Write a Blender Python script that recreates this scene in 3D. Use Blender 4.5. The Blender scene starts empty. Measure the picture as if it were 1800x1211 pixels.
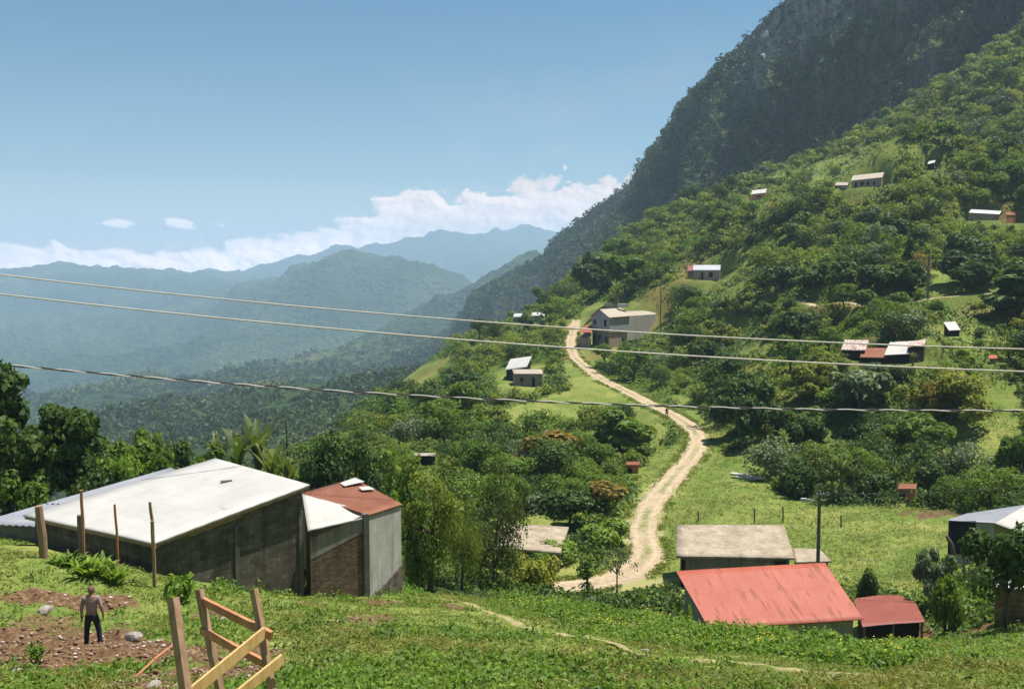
import bpy, math, random
import numpy as np
from mathutils import Vector
C = bpy.context.scene
COL = C.collection
R = math.radians
PX = 1750.0                       # focal length of the photo in its own pixels (35 mm on a 36 mm frame)
HOR = 465.0
PITCH = math.atan((605.5 - HOR) / PX)
cp, sp = math.cos(PITCH), math.sin(PITCH)
SUN_EL, SUN_AZ = 72.0, 72.0       # degrees; azimuth measured from the view direction towards the right

def ray(u, v):
    xc, yc = (u - 900.0) / PX, -(v - 605.5) / PX
    d = Vector((xc, cp + yc * sp, -sp + yc * cp))
    return d / d.y

def at(u, v, Y):
    return ray(u, v) * Y

def pix(p):
    x, y, z = p
    zc = y * cp - z * sp
    return 900 + PX * x / zc, 605.5 - PX * (y * sp + z * cp) / zc

# ---------------------------------------------------------------- noise
def _h(ix, iy, seed):
    n = (ix.astype(np.int64) * 374761393 + iy.astype(np.int64) * 668265263 + seed * 1442695041) & 0xffffffff
    n = ((n ^ (n >> 13)) * 1274126177) & 0xffffffff
    return ((n ^ (n >> 16)) & 0xffff) / 65535.0

def vnoise(x, y, seed=0):
    ix, iy = np.floor(x), np.floor(y)
    fx, fy = x - ix, y - iy
    fx = fx * fx * fx * (fx * (fx * 6 - 15) + 10); fy = fy * fy * fy * (fy * (fy * 6 - 15) + 10)
    a, b = _h(ix, iy, seed), _h(ix + 1, iy, seed)
    c, d = _h(ix, iy + 1, seed), _h(ix + 1, iy + 1, seed)
    return (a + (b - a) * fx) * (1 - fy) + (c + (d - c) * fx) * fy - 0.5

def fbm(x, y, seed=0, oct=4, gain=0.5):
    s, a = 0, 1.0
    for k in range(oct):
        s = s + a * vnoise(x + 17.3 * k, y - 9.1 * k, seed + k); x = x * 2.03; y = y * 2.03; a *= gain
    return s

def ridged(x, y, seed=0, oct=4):
    s, a = 0, 1.0
    for k in range(oct):
        s = s + a * (0.5 - np.abs(2 * vnoise(x, y, seed + k))); x = x * 2.1 + 3.1; y = y * 2.1; a *= 0.5
    return s - 0.19 * (2 - 0.5 ** (oct - 1))

def sstep(a, b, x):
    t = np.clip((x - a) / (b - a), 0, 1)
    return t * t * (3 - 2 * t)

# ---------------------------------------------------------------- object helpers
def tag(o, label=None, cat=None, group=None, kind=None):
    if label: o['label'] = label
    if cat: o['category'] = cat
    if group: o['group'] = group
    if kind: o['kind'] = kind
    return o

def empty(name, loc=(0, 0, 0), rz=0.0):
    o = bpy.data.objects.new(name, None); COL.objects.link(o)
    o.location = loc; o.rotation_euler = (0, 0, rz); o.empty_display_size = 0.3
    return o

def link(name, me, parent=None, loc=None):
    o = bpy.data.objects.new(name, me); COL.objects.link(o)
    if parent: o.parent = parent
    if loc is not None: o.location = loc
    return o

def np_mesh(name, V, F, mat=None, smooth=False, attrs=None, midx=None):
    """V (n,3), F (m,k) arrays -> mesh"""
    me = bpy.data.meshes.new(name)
    V = np.asarray(V, np.float32); F = np.asarray(F, np.int32)
    k = F.shape[1]
    me.vertices.add(len(V)); me.vertices.foreach_set('co', V.ravel())
    me.loops.add(F.size); me.loops.foreach_set('vertex_index', F.ravel())
    me.polygons.add(len(F)); me.polygons.foreach_set('loop_start', np.arange(0, F.size, k, dtype=np.int32))
    me.polygons.foreach_set('loop_total', np.full(len(F), k, np.int32))
    if smooth: me.polygons.foreach_set('use_smooth', np.ones(len(F), bool))
    for m in (mat if isinstance(mat, (list, tuple)) else [mat]):
        if m: me.materials.append(m)
    if midx is not None: me.polygons.foreach_set('material_index', np.asarray(midx, np.int32))
    me.update(calc_edges=True)
    for an, av in (attrs or {}).items():
        a = me.attributes.new(an, 'FLOAT', 'POINT'); a.data.foreach_set('value', np.asarray(av, np.float32))
    return me

def grid_faces(nu, nv):
    i = np.arange(nu - 1)[:, None] * nv + np.arange(nv - 1)[None, :]
    return np.stack([i, i + nv, i + nv + 1, i + 1], -1).reshape(-1, 4)

class MB:
    """collects boxes, bars and panels into one mesh"""
    def __init__(s): s.v = []; s.f = []; s.m = []
    def add(s, vs, fs, mi=0):
        b = len(s.v); s.v += [tuple(p) for p in vs]; s.f += [tuple(b + i for i in f) for f in fs]; s.m += [mi] * len(fs); return s
    def hexa(s, lo, hi, mi=0):
        """lo, hi: four corners each, same winding (counter-clockwise from above)"""
        n = len(lo)
        return s.add(list(lo) + list(hi), [tuple(range(n))[::-1], tuple(range(n, 2 * n))] + [(i, (i + 1) % n, n + (i + 1) % n, n + i) for i in range(n)], mi)
    def box(s, c, d, rz=0.0, mi=0):
        ca, sa = math.cos(rz), math.sin(rz)
        q = [(-1, -1), (1, -1), (1, 1), (-1, 1)]
        def pt(a, b, z): x, y = a * d[0] / 2, b * d[1] / 2; return (c[0] + x * ca - y * sa, c[1] + x * sa + y * ca, z)
        return s.hexa([pt(a, b, c[2] - d[2] / 2) for a, b in q], [pt(a, b, c[2] + d[2] / 2) for a, b in q], mi)
    def bar(s, p, q, w, h=None, up=Vector((0, 0, 1)), mi=0):
        p, q = Vector(p), Vector(q); d = (q - p).normalized(); h = h or w
        if abs(d.dot(up)) > 0.95: up = Vector((1, 0, 0)) if abs(d.x) < 0.9 else Vector((0, 1, 0))
        a = d.cross(up).normalized() * (w / 2); b = a.cross(d).normalized() * (h / 2)
        return s.add([p - a - b, p + a - b, p + a + b, p - a + b, q - a - b, q + a - b, q + a + b, q - a + b],
                     [(0, 1, 2, 3), (7, 6, 5, 4), (0, 4, 5, 1), (1, 5, 6, 2), (2, 6, 7, 3), (3, 7, 4, 0)], mi)
    def tube(s, pts, rad, n=8, mi=0):
        pts = [Vector(p) for p in pts]; rad = rad if isinstance(rad, (list, tuple)) else [rad] * len(pts)
        ref = Vector((0.3, 0.2, 1)).normalized(); rings = []
        for i, p in enumerate(pts):
            d = (pts[min(i + 1, len(pts) - 1)] - pts[max(i - 1, 0)]).normalized()
            r = ref if abs(d.dot(ref)) < 0.93 else Vector((1, 0, 0.1)).normalized()
            a = d.cross(r).normalized(); b = a.cross(d)
            rings.append([p + (a * math.cos(t) + b * math.sin(t)) * rad[i] for t in [2 * math.pi * k / n for k in range(n)]])
        vs = [q for r in rings for q in r]
        fs = [(i * n + k, (i + 1) * n + k, (i + 1) * n + (k + 1) % n, i * n + (k + 1) % n) for i in range(len(pts) - 1) for k in range(n)]
        fs += [tuple(range(n)), tuple(range((len(pts) - 1) * n, len(pts) * n))[::-1]]
        return s.add(vs, fs, mi)
    def build(s, name, mat, parent=None, smooth=False, origin=None):
        me = bpy.data.meshes.new(name)
        o3 = Vector(origin) if origin is not None else Vector((0, 0, 0))
        me.from_pydata([Vector(p) - o3 for p in s.v], [], s.f)
        for m in (mat if isinstance(mat, (list, tuple)) else [mat]): me.materials.append(m)
        me.polygons.foreach_set('material_index', s.m)
        if smooth: me.polygons.foreach_set('use_smooth', [True] * len(s.f))
        me.update(); me.validate()
        import bmesh
        bm = bmesh.new(); bm.from_mesh(me); bmesh.ops.recalc_face_normals(bm, faces=bm.faces); bm.to_mesh(me); bm.free()
        o = bpy.data.objects.new(name, me); COL.objects.link(o)
        if parent:
            o.parent = parent
            o.location = o3 - parent.location if origin is not None else -parent.location
            if parent.parent is not None and origin is None: o.location = (0, 0, 0)
        elif origin is not None: o.location = o3
        return o

# ---------------------------------------------------------------- materials
def newmat(name):
    m = bpy.data.materials.new(name); m.use_nodes = True
    nt = m.node_tree; nt.nodes.clear()
    return m, nt, nt.nodes, nt.links

class NT:
    def __init__(s, name):
        s.m, s.nt, s.n, s.l = newmat(name)
    def node(s, t, **kw):
        n = s.n.new(t)
        for k, v in kw.items():
            if k == 'inp':
                for a, b in v.items():
                    if hasattr(b, 'is_output') or isinstance(b, bpy.types.NodeSocket): s.l.new(b, n.inputs[a])
                    else: n.inputs[a].default_value = b
            else: setattr(n, k, v)
        return n
    def pos(s): return s.node('ShaderNodeNewGeometry').outputs['Position']
    def obj(s): return s.node('ShaderNodeTexCoord').outputs['Object']
    def noise(s, vec, scale, detail=4, rough=0.55, out='Fac'):
        return s.node('ShaderNodeTexNoise', inp={'Vector': vec, 'Scale': scale, 'Detail': detail, 'Roughness': rough}).outputs[out]
    def ramp(s, fac, stops):
        r = s.node('ShaderNodeValToRGB', inp={'Fac': fac}); e = r.color_ramp.elements
        while len(e) < len(stops): e.new(0.5)
        for i, (p, c) in enumerate(stops):
            e[i].position = p; e[i].color = (c if isinstance(c, (tuple, list)) else (c, c, c))[:3] + (1,) if isinstance(c, tuple) else ((c, c, c, 1))
        return r.outputs['Color']
    def mix(s, fac, a, b, mode='MIX'):
        n = s.node('ShaderNodeMix', data_type='RGBA', blend_type=mode)
        for k, v in ((0, fac), (6, a), (7, b)):
            if isinstance(v, bpy.types.NodeSocket): s.l.new(v, n.inputs[k])
            else: n.inputs[k].default_value = v if k == 0 else (tuple(v)[:3] + (1,))
        return n.outputs[2]
    def math(s, op, a, b=0.0, c=0.0):
        n = s.node('ShaderNodeMath', operation=op)
        for k, v in enumerate((a, b, c)):
            if isinstance(v, bpy.types.NodeSocket): s.l.new(v, n.inputs[k])
            else: n.inputs[k].default_value = v
        return n.outputs[0]
    def attr(s, name, out='Fac'): return s.node('ShaderNodeAttribute', attribute_name=name).outputs[out]
    def scale(s, vec, sc):
        return s.node('ShaderNodeMapping', inp={'Vector': vec, 'Scale': sc}).outputs[0]
    def bump(s, h, strength=0.5, dist=0.05):
        return s.node('ShaderNodeBump', inp={'Height': h, 'Strength': strength, 'Distance': dist}).outputs[0]
    def finish(s, color, rough=0.85, normal=None, metal=0.0, spec=0.3):
        b = s.node('ShaderNodeBsdfPrincipled', inp={'Base Color': color if isinstance(color, bpy.types.NodeSocket) else tuple(color)[:3] + (1,), 'Roughness': rough, 'Metallic': metal})
        b.inputs['Specular IOR Level'].default_value = spec
        if normal is not None: s.l.new(normal, b.inputs['Normal'])
        o = s.node('ShaderNodeOutputMaterial'); s.l.new(b.outputs[0], o.inputs[0])
        return s.m

# ---------------------------------------------------------------- thin-plate height fields
class TPS:
    def __init__(s, pts, sc=100.0, lam=1e-3):
        s.sc = sc
        P = np.array(pts, float); s.xy = P[:, :2] / sc; z = P[:, 2]
        n = len(P); K = s.k(s.xy, s.xy) + lam * np.eye(n); Q = np.c_[np.ones(n), s.xy]
        A = np.block([[K, Q], [Q.T, np.zeros((3, 3))]])
        w = np.linalg.solve(A, np.r_[z, 0, 0, 0]); s.w, s.a = w[:n], w[n:]
    @staticmethod
    def k(a, b):
        d2 = (a[:, None, 0] - b[None, :, 0]) ** 2 + (a[:, None, 1] - b[None, :, 1]) ** 2
        return 0.5 * d2 * np.log(d2 + 1e-12)
    def __call__(s, x, y):
        x = np.asarray(x, float); y = np.asarray(y, float); sh = x.shape
        q = np.c_[x.ravel(), y.ravel()] / s.sc; out = np.empty(len(q))
        for i in range(0, len(q), 20000):
            b = q[i:i + 20000]; out[i:i + 20000] = s.k(b, s.xy) @ s.w + s.a[0] + b @ s.a[1:]
        return out.reshape(sh)
# ================================================================ TERRAIN
# (u, v, Y): the photo's pixel and an estimated distance along the view axis
G = [
 (-300,1215,20),(0,1213,20),(500,1213,20),(1000,1208,20),(1500,1205,20),(1800,1200,20),(2100,1195,20),
 (-300,1135,28),(160,1129,28),(700,1122,28),(1200,1142,28),(1700,1162,28),(2000,1160,28),
 (-150,975,34),(0,978,34),(80,975,34.5),(200,1000,34.5),(270,1012,35.3),(420,1040,38.5),(700,1078,36),(1000,1098,36),(1300,1131,36),(1600,1146,36),(1900,1130,36),
 (-60,945,43),(20,957,42),(110,978,38.5),(400,1030,43),(700,1046,45),(1000,1070,45),(1300,1121,45),(1600,1136,45),(1850,1092,45),
 (0,915,60),(400,905,60),(250,905,58),(700,1042,60),(1000,1062,60),(1300,1165,58),(1560,1150,60),(1800,1042,58),(1900,1030,60),
 (300,930,80),(700,995,80),(1000,1032,79),(1300,1018,79),(1460,1008,80),(1700,962,79),(1850,940,79),
 (300,915,100),(700,905,100),(950,915,100),(1110,930,98),(1300,897,100),(1500,882,104),(1700,870,104),(1950,840,104),
 (600,840,130),(900,815,130),(1200,822,128),(1350,803,130),(1520,795,130),(1700,775,128),(1950,735,128),
 (1400,705,150),(1300,752,148),(1560,690,140),(1560,615,152),(1720,690,140),(1900,650,150),
 (1290,665,185),(1230,650,215),(1200,632,232),(1300,590,232),(1400,600,200),(1500,560,190),(1633,525,181),(1760,514,182),(1900,500,186),
 (1480,529,196),(1400,524,212),(1300,520,240),
 (1560,450,232),(1700,430,232),(1900,400,235),(1400,452,262),(1240,480,300),(1150,522,292),(1100,497,340),(1330,362,330),(1525,335,322),
 (1700,310,330),(1900,270,330),(1790,388,262),(1430,310,430),(1300,325,430),(1170,405,420),(1070,478,400),(1560,225,450),(1700,130,460),(1830,30,470),(2000,-80,480),
 (1045,612,266),(1085,610,264),(1112,602,272),(1140,585,284),
 (1010,580,300),(1003,600,275),(1030,646,232),(1100,688,195),(1185,733,166),(1226,775,147),(1165,860,115),(1150,985,85),
 (960,562,340),(910,566,340),(850,585,380),(810,610,330),(930,684,200),(900,680,205),(1040,705,188),(1000,765,160),(800,702,200),(700,770,160),
]
GP = [tuple(at(*g)) for g in G]
GP += [(-50,160,-48),(-55,200,-55),(-60,260,-62),(-60,400,-70),(-100,150,-80),(-120,300,-110),(-60,100,-44),(-45,70,-30),(-100,80,-62),
       (-60,40,-26),(-40,28,-15),(-200,300,-170),(-160,150,-120),(-20,500,-50),(-100,500,-110),(60,520,15),(150,560,40),(250,600,90),(340,600,150),
       (120,300,40),(160,200,30),(110,120,-2),(60,60,-14),(40,20,-7),(0,4,-3.6),(-30,4,-4),(30,4,-4),(0,-40,2),(-60,-40,0),(60,-40,2),(150,60,20),(-250,500,-200),(-300,200,-190)]
ground_tps = TPS(GP, 100.0, 2e-3)

ROADP = [(1012,570,312),(1006,585,295),(1003,600,275),(1009,622,254),(1031,646,232),(1065,668,212),(1102,689,195),(1150,714,177),(1187,734,166),(1216,756,155),(1227,777,147),
         (1219,800,137),(1196,828,127),(1166,862,115),(1143,895,106),(1130,925,98),(1134,950,92),(1138,972,88),(1124,995,84.5),(1090,1014,81.5),(1040,1027,79.8),(985,1035,78.6),(930,1041,77.6)]
PATHP = [(780,1040,46),(850,1064,39),(900,1084,35),(990,1109,31),(1080,1136,28),(1150,1153,26),(1300,1166,24.5),(1450,1181,22.5),(1600,1194,21),(1700,1200,20)]
UPROADP = [(2000,498,190),(1760,514,182),(1640,522,181),(1560,527,186),(1500,529,194),(1440,528,203),(1400,524,212)]

def spline(P, n):
    P = np.array([tuple(at(*q)) for q in P]); m = len(P)
    t = np.linspace(0, m - 1.0001, n); i = t.astype(int); f = (t - i)[:, None]
    g = lambda k: P[np.clip(i + k, 0, m - 1)]
    a, b, c, d = g(-1), g(0), g(1), g(2)
    return 0.5 * (2 * b + (c - a) * f + (2 * a - 5 * b + 4 * c - d) * f ** 2 + (3 * b - a - 3 * c + d) * f ** 3)

road_c = spline(ROADP, 500); uproad_c = spline(UPROADP, 240); path_c = spline(PATHP, 260)
for c in (road_c, uproad_c):               # smooth the profile of each road
    c[:, 2] = ground_tps(c[:, 0], c[:, 1])
    for _ in range(60): c[1:-1, 2] = (c[:-2, 2] + c[1:-1, 2] * 2 + c[2:, 2]) / 4

def dist_line(x, y, c, step=3):
    """distance in plan to a polyline and the height there"""
    x = np.asarray(x, float).ravel(); y = np.asarray(y, float).ravel(); cc = c[::step]
    d = np.full(len(x), 1e9); z = np.zeros(len(x))
    lo, hi = cc[:, :2].min(0) - 15, cc[:, :2].max(0) + 15
    idx = np.where((x > lo[0]) & (x < hi[0]) & (y > lo[1]) & (y < hi[1]))[0]
    for i in range(0, len(idx), 20000):
        j = idx[i:i + 20000]
        dd = (x[j, None] - cc[None, :, 0]) ** 2 + (y[j, None] - cc[None, :, 1]) ** 2
        k = dd.argmin(1); d[j] = np.sqrt(dd[np.arange(len(j)), k]); z[j] = cc[k, 2]
    return d, z

# level pads under houses: (x, y, z, radius)
PADS = [(16.3, 63.0, -24.6, 7.5), (17.8, 79.5, -25.2, 7.0), (27.0, 271.0, -22.2, 9.0)]
def gz(x, y, fine=True):
    x = np.asarray(x, float); y = np.asarray(y, float); sh = x.shape
    xr, yr = x.ravel(), y.ravel()
    z = ground_tps(xr, yr)
    r = np.hypot(xr, yr)
    z = z + fbm(xr / 22, yr / 22, 3, 3) * np.clip((r - 60) / 120, 0.0, 1) * 2.6
    if fine: z = z + fbm(xr / 2.1, yr / 2.1, 9, 3) * 0.22 + fbm(xr / 0.5, yr / 0.5, 19, 2) * 0.07
    for (px_, py_, pz_, pr_) in PADS:
        k = 1 - sstep(pr_, pr_ * 1.6, np.hypot(xr - px_, yr - py_)); z = z * (1 - k) + pz_ * k
    if fine:
        q = np.where((yr > 14) & (yr < 38) & (xr < -2) & (xr > -26))[0]
        if len(q): z[q] += bare_soil(xr[q], yr[q]) * (0.30 * ridged(xr[q] / 1.1, yr[q] / 1.1, 57, 4) + 0.10 * fbm(xr[q] / 0.22, yr[q] / 0.22, 58, 2))
    for c, w in ((road_c, 1.9), (uproad_c, 1.7)):
        d, zc = dist_line(xr, yr, c)
        k = 1 - sstep(w, w + 5, d); z = z * (1 - k) + (zc - 0.03) * k
    return z.reshape(sh)
def g1(x, y): return float(gz(np.array([x]), np.array([y]))[0])

def on_ground(u, v, lo=8.0, hi=640.0):
    """where the line of sight through the photo's pixel meets the ground"""
    d = ray(u, v); Y = np.exp(np.linspace(math.log(lo), math.log(hi), 900))
    h = d.z * Y - gz(d.x * Y, Y, False)
    k = np.where(h < 0)[0]
    if len(k) == 0: return None
    i = k[0]
    if i == 0: y = Y[0]
    else: y = Y[i - 1] + (Y[i] - Y[i - 1]) * h[i - 1] / (h[i - 1] - h[i])
    return Vector((d.x * y, y, g1(d.x * y, y)))

def bare_soil(x, y):
    """0..1: where earth shows through: worked patch by the man, scrapes, worn spots"""
    def blob(cx, cy, rx, ry, a=0.0):
        ca, sa = math.cos(a), math.sin(a); dx, dy = x - cx, y - cy
        return 1 - sstep(0.55, 1.15, np.hypot((dx * ca + dy * sa) / rx, (-dx * sa + dy * ca) / ry) + 0.55 * fbm(x / 1.3, y / 1.3, 41, 3))
    m = np.maximum(blob(-11.2, 26.0, 4.8, 2.0, -0.12), blob(-7.2, 22.6, 1.9, 1.5))
    m = np.maximum(m, blob(-14.5, 27.6, 4.5, 1.5)); m = np.maximum(m, 0.8 * blob(-5.2, 40.5, 1.5, 1.6))
    m = np.maximum(m, 0.75 * blob(-2.2, 39.5, 1.2, 1.6))
    spots = sstep(0.20, 0.42, fbm(x / 2.4, y / 2.4, 43, 4)) * (1 - sstep(58, 66, np.hypot(x, y))) * 0.5
    m = np.maximum(m, spots)
    m = np.maximum(m, 0.8 * blob(-14.0, 31.0, 2.4, 0.9)); m = np.maximum(m, 0.8 * blob(-9.5, 31.0, 1.0, 0.8))
    m = np.maximum(m, 0.7 * blob(44, 96, 6, 4)); m = np.maximum(m, 0.75 * blob(25.5, 56, 2.2, 5.5)); m = np.maximum(m, 0.9 * blob(27.5, 62, 3, 4))
    return m

# ---- where things may grow, by outline on the photo
def inpoly(u, v, poly):
    c = np.zeros(len(u), bool); n = len(poly)
    for i in range(n):
        (x0, y0), (x1, y1) = poly[i], poly[(i + 1) % n]
        k = ((y0 > v) != (y1 > v)) & (u < (x1 - x0) * (v - y0) / (y1 - y0 + 1e-9) + x0); c ^= k
    return c
OPEN = [[(1172, 1010), (1150, 900), (1215, 815), (1255, 785), (1300, 790), (1345, 815), (1370, 870), (1440, 888), (1650, 890), (1720, 905), (1800, 890), (1800, 1010), (1660, 960), (1480, 1030)],
        [(880, 715), (960, 690), (1060, 686), (1120, 715), (1180, 760), (1160, 800), (1120, 760), (1050, 735), (960, 765), (900, 760)],
        [(1575, 830), (1640, 770), (1720, 700), (1800, 680), (1800, 830)],
        [(1170, 690), (1215, 690), (1290, 775), (1240, 800), (1230, 745)],
        [(1620, 460), (1680, 450), (1680, 515), (1640, 515)], [(660, 690), (705, 655), (790, 628), (800, 645), (720, 690)],
        [(860, 655), (960, 640), (960, 690), (870, 685)], [(1005, 690), (985, 650), (1000, 600), (1040, 640), (1060, 665), (1180, 720), (1160, 740)],
        [(1050, 1010), (1200, 1010), (1200, 1050), (940, 1050), (930, 1020)], [(860, 910), (1010, 915), (1010, 985), (860, 985)],
        [(1130, 800), (1200, 780), (1215, 820), (1160, 880), (1110, 860)], [(1012, 565), (1105, 570), (1090, 640), (1015, 640)],
        [(1025, 530), (1150, 530), (1160, 575), (1110, 590), (1100, 612), (1015, 612)],
        [(1480, 900), (1640, 990), (1640, 1060), (1480, 1040)]]
SPARSE = [[(1350, 312), (1430, 290), (1540, 250), (1620, 250), (1600, 300), (1500, 330), (1440, 335)], [(1180, 470), (1300, 440), (1340, 500), (1260, 540), (1180, 540)], [(1280, 560), (1350, 560), (1370, 650), (1290, 660)],
          [(1340, 690), (1560, 790), (1700, 700), (1800, 640), (1800, 700), (1560, 830), (1380, 800)], [(1600, 555), (1800, 540), (1800, 640), (1640, 620)], [(1300, 470), (1420, 455), (1420, 480), (1300, 490)]]
def uv_of(x, y, z):
    zc = y * cp - z * sp
    return 900 + PX * x / zc, 605.5 - PX * (y * sp + z * cp) / zc
def build_ground():
    az = np.radians(np.concatenate([np.linspace(-75, -31, 60), np.linspace(-30.9, 30.9, 760), np.linspace(31, 75, 60)]))
    r = np.concatenate([np.linspace(1.0, 11, 12), 11.5 * np.exp(np.linspace(0, math.log(640 / 11.5), 620))])
    A, Rr = np.meshgrid(az, r, indexing='ij')
    x, y = np.sin(A) * Rr, np.cos(A) * Rr
    z = gz(x, y)
    far = sstep(560, 640, Rr); z = z - far * 60
    s = bare_soil(x.ravel(), y.ravel())
    d1, _ = dist_line(x, y, road_c); d2, _ = dist_line(x, y, uproad_c); d3, _ = dist_line(x, y, path_c)
    verge = np.maximum(1 - sstep(1.5, 2.7, d1), 1 - sstep(1.3, 2.2, d2))
    dx_, dy_ = x.ravel() - at(1045, 1030, 79.5).x, y.ravel() - 79.5
    verge = np.maximum(verge, 0.95 * (1 - sstep(0.5, 1.2, np.hypot(dx_ / 7.0, dy_ / 2.6) + 0.5 * fbm(x.ravel() / 1.5, y.ravel() / 1.5, 45, 3))))
    lush = sstep(-0.2, 0.5, fbm(x.ravel() / 9, y.ravel() / 9, 77, 3))
    bank = sstep(0.0, 0.35, fbm(x.ravel() / 14, y.ravel() / 14, 31, 4) - 0.12) * sstep(120, 190, Rr.ravel())
    uu, vv = uv_of(x.ravel(), y.ravel(), z.ravel()); wild = sstep(95, 135, Rr.ravel())
    for Pq in OPEN: wild *= 1 - inpoly(uu, vv, Pq)
    for Pq in SPARSE: wild *= 1 - 0.55 * inpoly(uu, vv, Pq)
    me = np_mesh('ground', np.stack([x.ravel(), y.ravel(), z.ravel()], -1), grid_faces(len(az), len(r))[:, ::-1], M['ground'], True,
                 {'soil': s, 'verge': verge, 'lush': lush, 'bank': bank, 'wild': wild})
    return tag(link('ground', me), kind='structure')

def strip(name, c, width, mat, lift, nw=9, seed=1, rough=0.5, crown=0.0, follow=False):
    t = np.gradient(c[:, :2], axis=0); t /= np.linalg.norm(t, axis=1)[:, None]; nrm = np.stack([t[:, 1], -t[:, 0]], -1)
    s = np.cumsum(np.r_[0, np.linalg.norm(np.diff(c, axis=0), axis=1)])
    w = width if isinstance(width, np.ndarray) else np.full(len(c), width)
    V = []; A = []
    for k in range(nw):
        q = 2 * k / (nw - 1) - 1
        j = rough * 1.5 * fbm(s / 2.6, np.full(len(s), q * 3.0), seed, 5) * (abs(q) ** 2)
        off = q * (w / 2 + j)
        xy = c[:, :2] + nrm * off[:, None]
        z = (gz(xy[:, 0], xy[:, 1]) if follow else c[:, 2]) + lift + crown * (1 - q * q)
        if k in (0, nw - 1): z = z - 0.14
        V.append(np.c_[xy, z]); A.append(np.c_[np.full(len(s), q), s])
    V = np.array(V); A = np.array(A)
    me = np_mesh(name, V.reshape(-1, 3), grid_faces(nw, len(c)), mat, True, {'across': A[..., 0].ravel(), 'along': A[..., 1].ravel()})
    me.flip_normals() if me.polygons[len(me.polygons) // 2].normal.z < 0 else None
    return tag(link(name, me), kind='structure')

# ---------------------------------------------------------------- the cliff: a loft between its foot and its crest
CL = [((2300,-120,520),(2500,-340,700)),((1900,90,540),(2200,-420,610)),((1700,170,550),(1950,-440,585)),((1560,235,565),(1760,-360,598)),((1430,315,605),(1560,-215,645)),((1300,345,650),(1388,-10,705)),
      ((1220,385,690),(1296,84,850)),((1130,430,760),(1207,182,1000)),((1050,480,860),(1156,254,1180)),((990,520,980),(1118,314,1380)),
      ((930,552,1100),(1002,400,1600)),((880,580,1250),(945,460,1700)),((830,600,1450),(880,497,1980)),((770,622,1650),(820,548,2250)),((690,650,1900),(740,612,2500)),((600,690,2100),(640,670,2800))]
def cliff_surface(s, t):
    """s 0..n-1 along the range, t 0..1 from foot to crest, 1..1.6 over the back"""
    B = np.array([tuple(at(*c[0])) for c in CL]); Cc = np.array([tuple(at(*c[1])) for c in CL]); m = len(CL)
    i = np.clip(s.astype(int), 0, m - 2); f = (s - i)[..., None]
    f = f * f * (3 - 2 * f) * 0.35 + f * 0.65
    b = B[i] * (1 - f) + B[i + 1] * f; c = Cc[i] * (1 - f) + Cc[i + 1] * f
    tt = np.clip(t, 0, 1)
    steep = 1 - sstep(2.9, 5.2, s)                     # walls to the right, wooded slopes to the left
    h = tt                                             # plan fraction
    prof = np.where(tt < 0.22, tt * 0.55, 0.121 + (tt - 0.22) / 0.78 * 0.879)
    ledge = 0.035 * np.sin(tt * 21 + 3 * fbm(s * 1.3, tt * 2, 5, 2))
    z = prof * steep + tt * (1 - steep) + ledge * steep * tt * (1 - tt) * 4
    plan = (tt ** 0.8) * (1 - steep) + steep * np.where(tt < 0.22, tt * 1.9, 0.418 + (tt - 0.22) * 0.746)
    P = np.empty(s.shape + (3,))
    for k in (0, 1): P[..., k] = b[..., k] + (c[..., k] - b[..., k]) * plan
    P[..., 2] = b[..., 2] + (c[..., 2] - b[..., 2]) * z
    over = np.clip(t - 1, 0, 1)
    P[..., 0] += over * 260; P[..., 1] += over * 420; P[..., 2] -= over * 140 - over * 0
    below = np.clip(-t, 0, 1)
    P[..., 2] -= below * 160; P[..., 0] -= below * 60; P[..., 1] -= below * 30
    return P, steep, tt
CLIFF_NS, CLIFF_NT = 620, 250
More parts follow.
